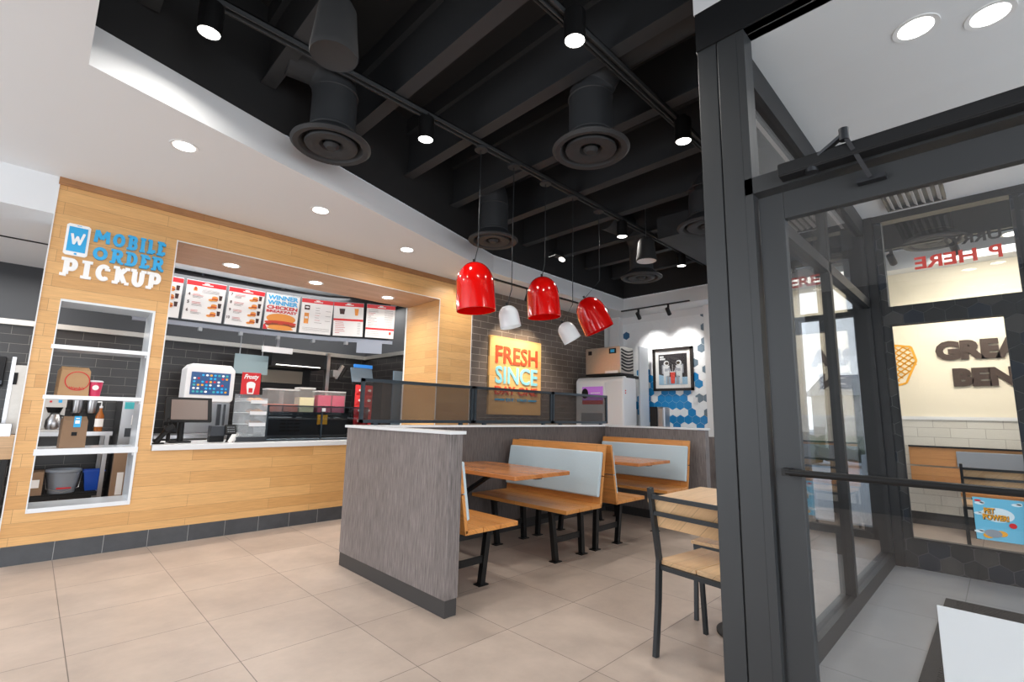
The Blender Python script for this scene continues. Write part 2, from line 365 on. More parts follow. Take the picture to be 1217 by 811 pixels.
def slab(mb, word, x0, y0, x1, y1, w, depth, mi=0, gap=.1, widths=None):
    """letters of 'word' between x0..x1, strokes of width w, extruded by depth"""
    dz = [0.0]
    def D():
        dz[0] += .00012; return depth + dz[0]
    ws = [(widths or {}).get(c, 1) for c in word]; tot = sum(ws) + gap * (len(ws) - 1); u = (x1 - x0) / tot; x = x0; h = y1 - y0
    for c, cw in zip(word, ws):
        st, se = G[c]; W_ = u * cw
        X = lambda a: x + w / 2 + a * (W_ - w)
        Y = lambda b: y0 + w / 2 + b * (h - w)
        for pl in st:
            P = [(X(a), Y(b)) for a, b in pl]
            for (ax, ay), (bx, by) in zip(P, P[1:]):
                dx, dy = bx - ax, by - ay; L = math.hypot(dx, dy) or 1e-6; nx, ny = -dy / L * w / 2, dx / L * w / 2
                mb.prism([(ax - nx, ay - ny), (bx - nx, by - ny), (bx + nx, by + ny), (ax + nx, ay + ny)], 0, D(), mi)
            for (ax, ay) in P[1:-1]:
                mb.prism([(ax + w / 2 * math.cos(t), ay + w / 2 * math.sin(t)) for t in [2 * PI * i / 10 for i in range(10)]], 0, D(), mi)
        for a, b, c2 in se:
            t = w * .42; yy = y0 if b == 0 else y1 - 2 * t
            mb.prism([(x + a * W_, yy), (x + c2 * W_, yy), (x + c2 * W_, yy + 2 * t * .82), (x + a * W_, yy + 2 * t * .82)] if b == 0 else
                     [(x + a * W_, y1 - 2 * t * .82), (x + c2 * W_, y1 - 2 * t * .82), (x + c2 * W_, y1), (x + a * W_, y1)], 0, D(), mi)
        x += u * (cw + gap)

# hex tiling on a rectangle, clipped to it
def clip(poly, x0, x1, y0, y1):
    def cut(P, f, inter):
        out = []
        for i in range(len(P)):
            a, b = P[i], P[(i + 1) % len(P)]
            if f(a): out.append(a)
            if f(a) != f(b): out.append(inter(a, b))
        return out
    ix = lambda X: (lambda a, b: (X, a[1] + (b[1] - a[1]) * (X - a[0]) / (b[0] - a[0])))
    iy = lambda Y: (lambda a, b: (a[0] + (b[0] - a[0]) * (Y - a[1]) / (b[1] - a[1]), Y))
    for f, g in ((lambda p: p[0] > x0, ix(x0)), (lambda p: p[0] < x1, ix(x1)), (lambda p: p[1] > y0, iy(y0)), (lambda p: p[1] < y1, iy(y1))):
        if len(poly) < 3: return []
        poly = cut(poly, f, g)
    return poly
def hextiles(mb, x0, x1, y0, y1, ax, ay, colour, sp=.141, rows=.1225, gapw=.0022, th=.004):
    R = sp / math.sqrt(3) - gapw
    j0 = int((y0 - ay) / rows) - 1; j1 = int((y1 - ay) / rows) + 2; i0 = int((x0 - ax) / sp) - 2; i1 = int((x1 - ax) / sp) + 2
    for j in range(j0, j1):
        for i in range(i0, i1):
            cx = ax + i * sp + (sp / 2 if j % 2 else 0); cy = ay + j * rows
            P = [(cx + R * math.cos(math.radians(30 + 60 * k)), cy + R * math.sin(math.radians(30 + 60 * k)) * 1.0) for k in range(6)]
            P = clip(P, x0, x1, y0, y1)
            if len(P) >= 3: mb.prism(P, 0, th, colour(cx, cy, i, j))

# ------------------------------------------------------------------ SETTING
HC = 3.15   # white ceiling height
b = MB(); b.box(-3.6, 8.2, .77, 8.0, -.05, 0); b.box(-3.6, 2.3, -3.4, .77, -.05, 0); b.box(5.6, 8.0, -3.4, .77, -.05, 0)
struct('floor', b, 'floor_tile')
b = MB(); b.box(2.3, 5.6, -3.4, .77, -.05, 0); struct('floor_vestibule', b, 'grey_tile')
b = MB(); b.box(-60, 80, -60, 80, -.12, -.06); struct('ground', b, 'asphalt')

outer = [(-3.6, -3.4), (8.2, -3.4), (8.2, 5.56), (-3.6, 5.56)]
hole = [(0, 3.48), (4.3, 4.75), (7.62, 4.78), (7.65, -1.6), (5.62, -1.6), (5.62, .97), (2.3, .97), (2.3, -2.6), (0, -2.6)]
def ceiling_slab():
    b = MB(); loops = [[Vector((x, y, 0)) for x, y in outer], [Vector((x, y, 0)) for x, y in hole]]
    tri = tessellate_polygon(loops); pts = [(p.x, p.y) for L in loops for p in L]
    for z in (HC, HC + .25): b.add([(x, y, z) for x, y in pts], [tuple(t) for t in tri])
    for L in (outer, hole):
        n = len(L); b.add([(x, y, HC) for x, y in L] + [(x, y, HC + .25) for x, y in L], [(i, (i + 1) % n, (i + 1) % n + n, i + n) for i in range(n)])
    return b
struct('ceiling', ceiling_slab(), 'white_paint')
b = MB(); n = len(hole)     # black upper walls and roof deck above the opening
def push(p, q, d):
    v = Vector((q[0] - p[0], q[1] - p[1])).normalized(); return Vector((v.y, -v.x)) * d
for i in range(n):
    p, q = hole[i], hole[(i + 1) % n]
    b.add([(p[0], p[1], HC + .251), (q[0], q[1], HC + .251), (q[0], q[1], 4.35), (p[0], p[1], 4.35)], [(0, 1, 2, 3)])
b.box(-.6, 8.2, -3.2, 5.5, 4.35, 4.42)
struct('ceiling_deck', b, 'black_paint')
b = MB(); b.box(2.285, 2.299, -2.6, .97, 3.37, 4.3); struct('trim_1', b, 'white_paint')

# oak service wall
b = MB()
Y0, Y1 = 5.46, 5.82
b.box(-.05, .07, Y0, Y1, .145, HC); b.box(.07, .72, Y0, Y1, .145, .38); b.box(.07, .72, Y0, Y1, 2.11, HC)
b.box(.72, .82, Y0, Y1, .145, HC); b.box(.82, 3.94, Y0, Y1, .145, .835); b.box(3.94, 4.53, Y0, Y1, .145, HC)
b.box(.82, 3.94, Y0, Y1, 2.825, HC)
struct('wall_back', b, 'oak')
b = MB(); b.box(.82, 3.94, Y0 + .004, 6.3, 2.818, 2.826); b.box(.6, .82, Y1, 6.3, 2.818, 2.95); b.box(.82, 3.94, 6.29, 6.3, 2.82, 2.95)
struct('trim_2', b, 'oak_under_lit')
b = MB(); b.box(3.93, 3.94, Y0 + .004, 6.3, .885, 2.819); b.box(3.94, 4.53, Y1, 6.3, 0, 2.95)
struct('trim_3', b, 'oak_jamb')
b = MB()   # thin pale edge strips
b.box(-.058, -.05, Y0 - .006, Y1, 0, HC); b.box(.812, .82, Y0 - .006, Y0 + .1, .885, 2.83); b.box(.82, 3.94, Y0 - .006, Y0 + .004, 2.818, 2.826)
b.box(3.933, 3.941, Y0 - .006, Y0 + .004, .885, 2.82); b.box(3.925, 3.94, 6.28, 6.31, .885, 2.82); b.box(4.53, 4.538, Y0 - .006, 5.55, 0, HC)
struct('trim_4', b, 'white_trim')
b = MB(); b.box(-.05, 4.53, Y0, Y1, 0, .145); struct('baseboard_back', b, 'base_tile')
b = MB(); b.box(4.538, 8.2, 5.54, 5.7, 0, HC); struct('wall_brick', b, 'dark_brick')
b = MB(); b.box(-.058, 4.53, Y0 - .014, Y0, 3.085, HC); struct('trim_15', b, 'oak_crown')
# bulkhead and lower ceiling left of the oak wall
b = MB(); b.box(-3.6, -.058, 5.46, 5.52, 2.82, HC + .25); b.box(-3.6, .75, 5.52, 7.8, 2.95, 3.0); b.box(-3.6, -.06, 5.52, 7.8, 2.82, 2.95); b.box(.6, 4.6, 5.82, 7.08, 2.95, 3.0)
struct('ceiling_kitchen', b, 'white_paint')
b = MB(); b.box(-3.6, -.058, 6.55, 6.58, 2.812, 2.819); struct('trim_5', b, 'black_paint')
b = MB(); b.box(-3.6, 4.2, 7.8, 7.9, 0, 2.12); struct('wall_kitchen', b, 'dark_brick_kitchen')
b = MB(); b.box(-3.6, 4.2, 7.8, 7.9, 2.18, 3.3); b.box(4.08, 4.2, 6.3, 7.8, 2.18, 3.3); b.box(.6, 4.2, 7.08, 7.8, 3.0, 3.05); struct('wall_kitchen_upper', b, 'kitchen_paint')
b = MB(); b.box(4.08, 4.2, 6.3, 7.8, 0, 2.12); struct('wall_kitchen_side', b, 'dark_brick_side')
b = MB(); b.box(-3.6, 4.08, 7.76, 7.82, 2.12, 2.18); b.box(4.04, 4.1, 6.3, 7.76, 2.12, 2.18); struct('trim_6', b, 'brushed')

# hexagon wall in the drinks corner
blue = [(4.6,2.05),(4.72,2.04),(4.54,1.92),(3.67,1.93),(3.61,1.81),(4.49,1.8),(4.67,1.68),(4.54,1.68),(4.61,1.56),(4.72,1.57),(4.23,1.68),(4.11,1.67),(3.83,1.67),(4.32,1.56),(4.18,1.56),(4.04,1.56),(3.9,1.56),(4.39,1.44),(4.24,1.44),(4.1,1.44),(3.96,1.44),(3.82,1.44),(4.46,1.31),(4.32,1.31),(3.75,1.32),(4.53,1.2),(4.39,1.18),(4.11,1.19),(3.97,1.19),(3.82,1.19),(3.68,1.19),(3.54,1.18),(4.46,1.08),(4.32,1.07),(4.03,1.09),(3.6,1.1),(4.6,1.31),(4.67,1.44),(4.8,1.44),(4.74,1.31),(4.53,1.44)]
navy = [(5.04, 2.8)]; pale = [(4.53, 2.69), (3.82, 2.68)]
steelb = [(3.49,3.04),(3.49,2.81),(3.5,2.57),(3.55,2.43),(3.66,2.18),(3.49,2.06),(3.6,1.56),(3.49,1.56),(3.47,1.31)]
def hexcol(cx, cy, i, j):
    for lst, c in ((blue, 1), (navy, 2), (steelb, 3), (pale, 4)):
        for Y, z in lst:
            if abs(-cx - Y) < .071 and abs(cy - z) < .062: return c
    return 0
b = MB(F_negX(8.1, 0, 0)); hextiles(b, -5.53, -3.45, .05, 3.02, -4.18, 1.565, hexcol)
b2 = MB(); b2.box(8.1, 8.2, 3.3, 5.56, 0, HC)
struct('wall_hexagon_backing', b2, 'white_paint')
struct('wall_hexagon', b, ['hex_white', 'hex_blue', 'hex_navy', 'hex_steel', 'hex_pale'])
b = MB(); b.box(8.0, 8.099, 3.3, 3.45, 0, HC); b.box(7.95, 8.098, 5.1, 5.3, 0, HC); struct('trim_7', b, 'white_trim')

# shop window onto the street between the dining room and the vestibule
b = MB()
for y in (1.0, 1.62, 2.24): b.box(6.45, 6.56, y, y + .07, 0, HC)
b.box(6.45, 6.56, 1.0, 2.31, 0, .12); b.box(6.45, 6.56, 1.0, 2.31, 2.4, 2.48); b.box(6.45, 6.56, 1.0, 2.31, 3.07, HC)
struct('window_1', b, 'storefront_dark')
b = MB(); b.box(6.5, 6.506, 1.05, 2.27, .12, 3.07); struct('window_1_pane', b, 'glass')
b = MB(); b.box(6.45, 6.56, 2.31, 2.5, 0, HC); b.box(6.56, 8.0, .98, 1.08, 0, HC); struct('wall_side', b, 'white_paint')
b = MB(); b.box(6.36, 6.449, 2.31, 2.86, 0, .985); struct('wall_wainscot', b, 'grey_wood_x')

# further dining room seen through the vestibule
b = MB(); b.box(7.9, 8.0, -3.4, .98, 1.28, HC); struct('wall_far', b, 'cream_paint')
b = MB(); b.box(7.89, 8.0, -3.4, .98, .15, 1.26); struct('wall_far_tiles', b, 'subway')
b = MB(); b.box(7.875, 8.0, -3.4, .98, 1.26, 1.30); struct('trim_8', b, 'white_trim')
b = MB(); b.box(7.88, 8.0, -3.4, .98, 0, .15); struct('baseboard_far', b, 'plinth')

# storefront and entrance door
SX = 2.3
b = MB(); b.box(SX, SX + .11, .868, .965, 0, 3.37); b.box(SX, SX + .11, .765, .862, 0, 3.37); b.box(SX + .01, SX + .10, .86, .87, 0, 3.37)
struct('trim_9', b, 'storefront', bevel=.003)
b = MB(); b.box(SX - .012, SX + .11, -2.6, .965, 3.15, 3.37); struct('trim_10', b, 'storefront_dark')
b = MB(); b.box(SX, SX + .11, -2.6, .765, 2.275, 2.355); b.box(SX, SX + .11, .73, .765, 0, 3.15)
struct('trim_11', b, 'storefront')
b = MB(); b.box(SX + .05, SX + .056, -2.6, .73, 2.355, 3.15); struct('window_2', b, 'glass')
door = MB(); 
DX0, DX1 = SX + .03, SX + .075
door.box(DX0, DX1, .612, .717, .01, 2.255); door.box(DX0, DX1, -.42, -.3, .01, 2.255); door.box(DX0, DX1, -.3, .612, 2.127, 2.255); door.box(DX0, DX1, -.3, .612, .01, .16)
d = door.build('door_1', 'storefront', kind='structure', bevel=.003)
b = MB(); b.box(SX + .05, SX + .056, -.3, .612, .16, 2.127); b.build('door_pane', 'glass', d)
b = MB(); b.tube([(SX - .02, .66, 1.005), (SX - .02, -.38, 1.005)], .014, 12); b.box(SX - .03, DX0, .645, .675, .99, 1.02); b.box(SX - .03, DX0, -.38, -.35, .99, 1.02)
b.build('push_bar', 'black_metal', d, smooth=True)
cl = MB(); cl.box(SX - .07, SX - .002, -.2, .60, 2.285, 2.345); cl.box(SX - .075, SX - .068, -.2, .60, 2.29, 2.34)
cl = cl.build('door_closer', 'storefront_dark', d, bevel=.004)
b = MB(); b.bar((SX - .05, .475, 2.315), (SX - .09, .345, 2.372), .03, .012, side=(1, 0, 0)); b.bar((SX - .09, .345, 2.372), (SX - .005, .285, 2.20), .034, .016, side=(1, 0, 0))
b.lathe([(.024, -.03), (.024, .02)], 14, T=TR(SX - .05, .475, 2.30)); b.lathe([(.018, -.025), (.018, .025)], 14, T=TR(SX - .09, .345, 2.372)); b.box(SX - .01, SX + .029, .235, .33, 2.185, 2.205)
b.build('closer_arm', 'dark_steel', cl, smooth=True)
# vestibule side glazing
b = MB(); VY = .77
b.box(2.41, 5.5, VY, VY + .09, 0, .10); b.box(2.41, 5.5, VY, VY + .09, 2.98, HC); b.box(2.41, 5.5, VY, VY + .09, 2.27, 2.35)
b.box(3.93, 3.99, VY, VY + .09, .1, 2.98); b.box(5.44, 5.5, VY, VY + .09, .1, 2.98); b.box(2.41, 2.47, VY, VY + .09, .1, 2.98)
struct('window_3', b, 'storefront_dark')
b = MB(); b.box(2.47, 5.44, VY + .03, VY + .036, .1, 2.98); struct('window_3_pane', b, 'glass')
# far vestibule wall: dark hexagon tiles round a window and a transom
b = MB(F_negX(5.5, 0, 0)); b2 = MB()
def dcol(cx, cy, i, j):
    random.seed(i * 131 + j * 17 + 5); r = random.random(); return 0 if r < .48 else (1 if r < .72 else 2)
for (ya, yb, z0, z1) in ((.70, .64, 0, 3.15), (.64, -.085, 0, .24), (.64, -.085, 2.10, 2.27), (-.085, -.30, 0, 2.27), (-.21, -.30, 2.27, 3.15), (-.30, -1.6, 0, .24), (-.30, -1.6, 2.1, 2.27), (-1.3, -1.6, .24, 3.15)):
    hextiles(b, -ya, -yb, z0, z1, 0.02, .06, dcol)
    b2.box(5.5, 5.6, yb, ya, z0, z1)
b2.box(5.5, 5.6, -3.4, -1.6, 0, HC)
struct('wall_vestibule_tiles', b, ['hexd_a', 'hexd_b', 'hexd_c']); struct('wall_vestibule', b2, 'hexd_grout')
b = MB(); b.box(5.47, 5.6, .70, .86, 0, HC); b.box(5.48, 5.6, -1.3, .70, 3.085, HC); b.box(5.48, 5.5, -.085, .64, .235, .25); b.box(5.48, 5.5, .63, .64, .24, 2.1); b.box(5.49, 5.6, -.26, -.23, 2.27, 3.1)
struct('trim_12', b, 'storefront_dark')
b = MB(); b.box(5.54, 5.546, -.085, .64, .24, 2.10); b.box(5.54, 5.546, -1.3, .70, 2.27, 3.085); b.box(5.54, 5.546, -1.3, -.3, .24, 2.1); struct('window_4', b, 'glass')

# half-height partition round the booths
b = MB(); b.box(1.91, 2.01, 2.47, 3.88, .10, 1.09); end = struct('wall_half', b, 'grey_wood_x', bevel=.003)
b = MB(); b.box(2.01, 5.65, 3.80, 3.88, .10, 1.09); struct('wall_half_long', b, 'grey_wood_shaded')
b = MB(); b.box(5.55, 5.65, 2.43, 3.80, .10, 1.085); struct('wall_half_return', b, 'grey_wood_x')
b = MB(); b.box(1.915, 2.005, 2.475, 3.875, 0, .10); b.box(2.005, 5.65, 3.805, 3.875, 0, .10); b.box(5.555, 5.645, 2.435, 3.805, 0, .10); struct('baseboard_half', b, 'plinth')
b = MB(); b.box(1.895, 2.025, 2.455, 3.895, 1.09, 1.11); b.box(2.025, 5.665, 3.785, 3.895, 1.09, 1.11); b.box(5.535, 5.665, 2.415, 3.785, 1.09, 1.11); struct('trim_13', b, 'quartz')

# outside: street lamp, kerb hedge, low buildings
b = MB(); b.box(-3.7, -3.6, -3.4, 2.0, 0, 3.4); struct('wall_glare_block', b, 'kitchen_paint')  # unseen dark wall, added to keep bright sky out of the door glass reflection
t = thing('street_lamp', 'tall grey street lamp with flat head outside the window', 'street lamp', (14.2, 2.30, -.06))
b = MB(); b.lathe([(.16, 0), (.16, .5)], 16); b.tube([(0, 0, .5), (0, 0, 4.95)], .07, 12); b.build('pole', 'grey_plastic', t, smooth=True)
b = MB(); b.box(-.25, .25, -.35, .12, 4.95, 5.05); b.build('lamp_head', 'dark_steel', t)
b = MB()
for i in range(26):
    x, y = 17 + random.uniform(-.5, .5), -4 + i * .55
    b.lathe([(.05, -.3), (.4, -.15), (.5, .1), (.3, .38), (.04, .5)], 9, T=TR(x, y, .35) @ Matrix.Rotation(random.random(), 4, 'X'))
tag(b.build('hedge', 'hedge', smooth=False), 'low clipped green hedge along the far side of the car park', 'hedge')
t = thing('building', 'low pale building with a dark roof across the street', 'building', (30, 3.2, -.06))
b = MB(); b.box(0, 8, -5, 4, 0, 2.6); b.build('wall', 'far_house', t)
b = MB(); b.add([(-.3, -5.3, 2.6), (8.3, -5.3, 2.6), (8.3, 4.3, 2.6), (-.3, 4.3, 2.6), (4, -5.3, 4), (4, 4.3, 4)], [(0, 1, 4), (3, 5, 2), (0, 4, 5, 3), (1, 2, 5, 4), (0, 3, 2, 1)]); b.build('roof', 'dark_steel', t)

# ------------------------------------------------------------------ OPEN CEILING
for k in range(10):
    x = .17 + .78 * k
    if x > 7.5: break
    ytop = 3.48 + .295 * x if x < 4.3 else 4.77
    ylo = -2.6 if x < 2.2 else (.97 if x < 5.6 else -1.6)
    b = MB(); b.box(x, x + .11, ylo, ytop, 3.70, 3.715); b.box(x + .045, x + .06, ylo, ytop, 3.71, 4.2); b.box(x, x + .11, ylo, ytop, 4.18, 4.35)
    tag(b.build('ceiling_joist', 'joist'), ['black ceiling joist nearest the camera end of the opening', 'second black ceiling joist, above the camera-side pendant speaker', 'third black ceiling joist from the left of the photo', 'fourth black joist, in front of the round vent on the right', 'fifth black joist, over the first red pendant', 'sixth black joist, over the middle pendants', 'seventh black joist, over the last red pendant', 'eighth black joist, behind the pendants', 'ninth black joist, deep in the ceiling near the hexagon wall', 'farthest black ceiling joist'][k], 'joist', 'black steel joists of the open ceiling')
TZ = 3.67
def ctrack(x0, x1, y, label):
    t = thing('ceiling_track', label, 'track', (x0, y, TZ))
    b = MB(); b.box(0, x1 - x0, -.028, -.018, -.01, .03); b.box(0, x1 - x0, .018, .028, -.01, .03); b.box(0, x1 - x0, -.028, .028, .022, .03)
    b.build('rail', 'track_grey', t)
    b = MB(); b.tube([(0, .06, .02), (x1 - x0, .06, .02)], .011, 8); b.build('conduit', 'dark_duct', t, smooth=True)
ctrack(.05, 7.4, 3.14, 'long black lighting rail the pendants hang from')
ctrack(.05, 7.4, 1.68, 'black lighting rail nearer the entrance door')
b0 = MB(); b0.box(5.3, 7.3, 1.0, 2.82, 3.42, 3.695)
tag(b0.build('duct_plenum', 'dark_duct'), 'large dark grey sheet-metal box in the ceiling beside the entrance column', 'duct')

# track cylinders
def canlight(loc, label, first=[None]):
    if first[0] is None:
        t = thing('cylinder_downlight', label, 'light', loc, group='black cylinder downlights')
        b = MB(); b.lathe([(.062, 0), (.066, .004), (.066, .19), (.03, .2), (.03, .23)], 28, cap0=False); b.lathe([(.06, .004), (.06, .03)], 28, cap0=False, cap1=False); b.build('housing', 'black_metal', t, smooth=True)
        b = MB(); b.lathe([(.059, .008), (.001, .012)], 28); b.build('lens', 'lamp_glow', t, smooth=True)
        first[0] = t
    else: t = dup(first[0], loc, label=label)
    area('cylinder_downlight_beam', (loc[0], loc[1], loc[2] - .01), (0, 0, -1), .1, .1, 11, (1, .95, .88), 'DISK')
    return t
canlight((.49, 3.14, 3.45), 'black cylinder downlight over the pickup shelf corner, leftmost one')
canlight((2.05, 3.14, 3.45), 'black cylinder downlight just left of the pendants')
canlight((5.0, 3.14, 3.45), 'black cylinder downlight right behind the last pendant')
canlight((6.6, 3.14, 3.45), 'black cylinder downlight farthest back, near the hexagon wall')
canlight((2.06, 1.60, 3.45), 'black cylinder downlight highest in view, top centre')
canlight((3.52, 1.62, 3.45), 'black cylinder downlight beside the entrance column')

# round supply diffusers on duct drops
def diffuser(loc, label, path, r=.29):
    t = thing('ceiling_diffuser', label, 'vent', loc, group='round ceiling diffusers')
    b = MB(); b.lathe([(r * .72, .035), (r * .80, .0), (r * .93, -.006), (r, .012), (r * .99, .02), (r * .74, .075), (.175, .11)], 40, cap0=False, cap1=False)
    b.build('outer_ring', 'dark_duct', t, smooth=True)
    b = MB()
    b.lathe([(r * .24, .04), (r * .30, .012), (r * .46, -.006), (r * .64, .0), (r * .66, .012), (r * .60, .06)], 40, cap0=False, cap1=False)
    b.lathe([(.005, -.012), (r * .12, -.012), (r * .2, .012), (r * .14, .06)], 24)
    b.build('cone', 'dark_duct', t, smooth=True)
    b = MB(); b.tube([(0, 0, .08), (0, 0, .3)] + path, .165, 24)
    for z in (.12, .42): b.lathe([(.165, z), (.172, z + .008), (.165, z + .016)], 24, cap0=False, cap1=False)
    b.build('duct', 'dark_duct', t, smooth=True)
    return t
def elbow(dx, dy, h=.42, R=.3, L=1.5):
    n = 7; out = [(dx * R * (1 - math.cos(a)), dy * R * (1 - math.cos(a)), h + R * math.sin(a)) for a in [PI / 2 * i / n for i in range(n + 1)]]
    out.append((dx * (R + L), dy * (R + L), h + R)); return out
diffuser((1.38, 3.39, 3.2), 'round black ceiling diffuser on a duct above the white soffit, left', elbow(-.7, .1, .38, .25, .25))
diffuser((2.77, 2.0, 3.2), 'large round black ceiling diffuser at top right of the pendants', elbow(0, -1, .40, .32, 1.3))
diffuser((3.57, 3.96, 3.2), 'round black ceiling diffuser behind the first red pendant', elbow(-.5, .1, .42, .25, .1))
diffuser((6.02, 3.47, 3.2), 'round black ceiling diffuser farthest back by the soffit corner', elbow(-1, .1, .42, .28, .5))
diffuser((4.80, 2.0, 3.2), 'round dark ceiling diffuser half hidden by the entrance column', elbow(.2, -1, .30, .25, .5))
diffuser((6.9, .35, 3.2), 'round ceiling diffuser seen through the vestibule transom', elbow(.2, -1, .30, .25, .5))

# pendant speakers
def speaker(loc, label, wire, r=.13):
    t = thing('pendant_speaker', label, 'speaker', loc, group='black pendant speakers')
    b = MB(); b.lathe([(r * .96, 0), (r, .01), (r, .03), (r * .92, .1), (r * .80, .24), (r * .6, .28)], 32, cap0=False); b.build('housing', 'black_paint', t, smooth=True)
    b = MB(); b.lathe([(.001, .006), (r * .9, .006), (r * .97, .002), (r * .97, .008)], 32); b.build('grille', wire, t, smooth=True)
    b = MB(); b.tube([(0, 0, .28), (0, 0, 4.35 - loc[2])], .004, 6); b.build('hanging_cable', 'steel', t, smooth=True)
speaker((.80, 2.02, 2.84), 'black pendant speaker hanging near the top left of the ceiling', 'dark_duct', .108)
speaker((5.05, 2.84, 3.08), 'black pendant speaker on a chain, between a joist and the far round diffuser', 'white_plastic', .12)

# twin aimable lamp head behind the pendants
t = thing('twin_emergency_light', 'small black twin lamp head between the pendants, near the dark soffit wall', 'light', (5.0, 4.2, 3.42))
b = MB(); b.box(-.1, .1, -.05, .05, .02, .09); b.build('housing', 'black_plastic', t)
for s in (-1, 1):
    b = MB(); b.lathe([(.03, .05), (.05, 0)], 18, T=TR(s * .11, 0, 0) @ Matrix.Rotation(.5 * s, 4, 'Y')); h = b.build('lamp_head', 'black_plastic', t, smooth=True)
    b = MB(); b.lathe([(.001, -.002), (.047, -.002), (.047, .002)], 18, T=TR(s * .11, 0, 0) @ Matrix.Rotation(.5 * s, 4, 'Y')); b.build('lens', 'lamp_glow_soft', h)

# pendants
def pendant(loc, tilt, axis, r, h, m, label, group):
    t = thing('pendant_lamp', label, 'pendant lamp', loc, group=group)
    prof = [(r, 0), (r * .998, h * .1), (r * .985, h * .35), (r * .97, h * .52)] + [(r * .97 * math.cos(t) ** .9 if t < 1.5 else .012, h * (.52 + .48 * math.sin(t))) for t in [PI / 2 * i / 10 for i in range(1, 11)]]
    inner = [(a * .97, z - .006 if z > 0 else z) for a, z in prof]
    Rt = Matrix.Rotation(tilt, 4, Vector((.702, .712, 0)))
    b = MB(Rt); b.lathe(prof, 48, cap0=False, cap1=True); b.lathe(inner, 48, mi=1, cap0=False, cap1=True); b.lathe([(prof[0][0], 0), (inner[0][0], 0)], 48, cap0=False, cap1=False)
    b.build('shade', [m, m], t, smooth=True)
    top = Rt @ Vector((0, 0, h)); Z = 3.66 - loc[2]
    b = MB(); b.lathe([(.012, h), (.012, h + .03)], 10, T=Rt); b.build('cap', 'black_metal', t)
    b = MB(); b.tube([tuple(top), (0, 0, h + .14 + abs(tilt) * .08), (0, 0, Z - .02)], .0045, 8); b.build('cord', 'gun_metal', t, smooth=True)
    b = MB(); b.lathe([(.06, Z - .03), (.062, Z - .012), (.05, Z)], 24); b.build('canopy', 'dark_duct', t, smooth=True)
    b = MB(Rt); b.lathe([(.001, h * .42), (.03, h * .44), (.045, h * .55), (.03, h * .68), (.02, h * .75)], 18); b.build('bulb', 'lamp_glow_soft', t, smooth=True)
GR, GW = 'red dome pendants', 'white dome pendants'
PY = 3.16
pendant((2.67, PY, 2.115), math.radians(-4), 'Y', .174, .44, 'red_gloss', 'glossy red dome pendant hanging upright, nearest and leftmost', GR)
pendant((3.10, PY, 2.03), math.radians(-11), 'Y', .098, .21, 'white_gloss', 'small white dome pendant between the first two red ones', GW)
pendant((3.57, PY, 2.20), math.radians(-4), 'Y', .168, .42, 'red_gloss', 'glossy red dome pendant in the middle of the row', GR)
pendant((4.03, PY, 2.02), math.radians(-30), 'Y', .100, .215, 'white_gloss', 'small white dome pendant tilted to one side, below the last two red ones', GW)
pendant((4.53, PY, 2.20), math.radians(-25), 'Y', .175, .41, 'red_gloss', 'glossy red dome pendant hanging strongly tilted, rightmost of the row', GR)

# recessed downlights in the white ceiling and the oak soffit
def recessed(loc, label, power=9, col=(1, .96, .9), r=.07, first=[None]):
    if first[0] is None:
        t = thing('recessed_downlight', label, 'light', loc, group='round recessed downlights')
        b = MB(); b.lathe([(r, -.002), (r + .022, -.004), (r + .024, .002)], 32, cap0=False, cap1=False); b.build('trim_ring', 'white_trim', t, smooth=True)
        b = MB(); b.lathe([(.001, -.001), (r, -.003)], 32); b.build('lens', 'lamp_glow', t, smooth=True)
        first[0] = t
    else: t = dup(first[0], loc, label=label)
    area('recessed_downlight_beam', (loc[0], loc[1], loc[2] - .02), (0, 0, -1), .13, .13, power, col, 'DISK')
recessed((.578, 4.10, HC), 'recessed downlight in the white ceiling above the pickup sign')
recessed((1.77, 4.48, HC), 'recessed downlight in the white ceiling, middle of the three over the oak wall')
recessed((2.97, 4.83, HC), 'recessed downlight in the white ceiling nearest the first red pendant')
recessed((4.22, 5.05, HC), 'recessed downlight in the white ceiling just right of the first red pendant')
for (x, w_) in ((1.41, 'left'), (2.36, 'middle'), (3.38, 'right')):
    recessed((x, 5.93, 2.818), 'recessed downlight in the oak soffit over the counter, %s one of three' % w_, 10)
recessed((3.02, -.14, HC), 'bright recessed downlight in the vestibule ceiling, top right corner', 16)
recessed((2.88, .12, HC), 'second recessed downlight in the vestibule ceiling, left of the brightest', 2)
recessed((6.9, -.25, HC), 'recessed downlight of the far dining room, through the transom', 6)
# vestibule grille
t = thing('ceiling_grille', 'dark louvred air grille in the white vestibule ceiling', 'vent', (5.08, .36, HC))
b = MB(); b.box(-.28, .28, -.2, -.18, -.03, 0); b.box(-.28, .28, .18, .2, -.03, 0); b.box(-.28, -.26, -.2, .2, -.03, 0); b.box(.26, .28, -.2, .2, -.03, 0); b.box(-.28, .28, -.2, .2, -.004, -.001); b.build('frame', 'dark_steel', t)
b = MB()
for i in range(7): b.bar((-.27, -.16 + i * .053, -.02), (.27, -.16 + i * .053, -.02), .03, .003, side=(0, 1, .8))
b.build('louvre', 'white_trim', t)
# camera dome on left bulkhead
t = thing('security_camera', 'small white bullet security camera on the dark wall at far left', 'camera', (-.19, 7.6, 3.0))
b = MB(); b.tube([(0, .1, 0), (.03, -.12, -.06)], .045, 18); b.build('body', 'white_plastic', t, smooth=True)
b = MB(); b.tube([(0, .2, .04), (0, .02, 0)], .02, 8); b.build('mount', 'black_plastic', t); b = MB(); b.lathe([(.03, 0), (.001, .004)], 14, T=TR(.032, -.125, -.061) @ Matrix.Rotation(PI / 2 + .3, 4, 'X')); b.build('lens', 'black_plastic', t)

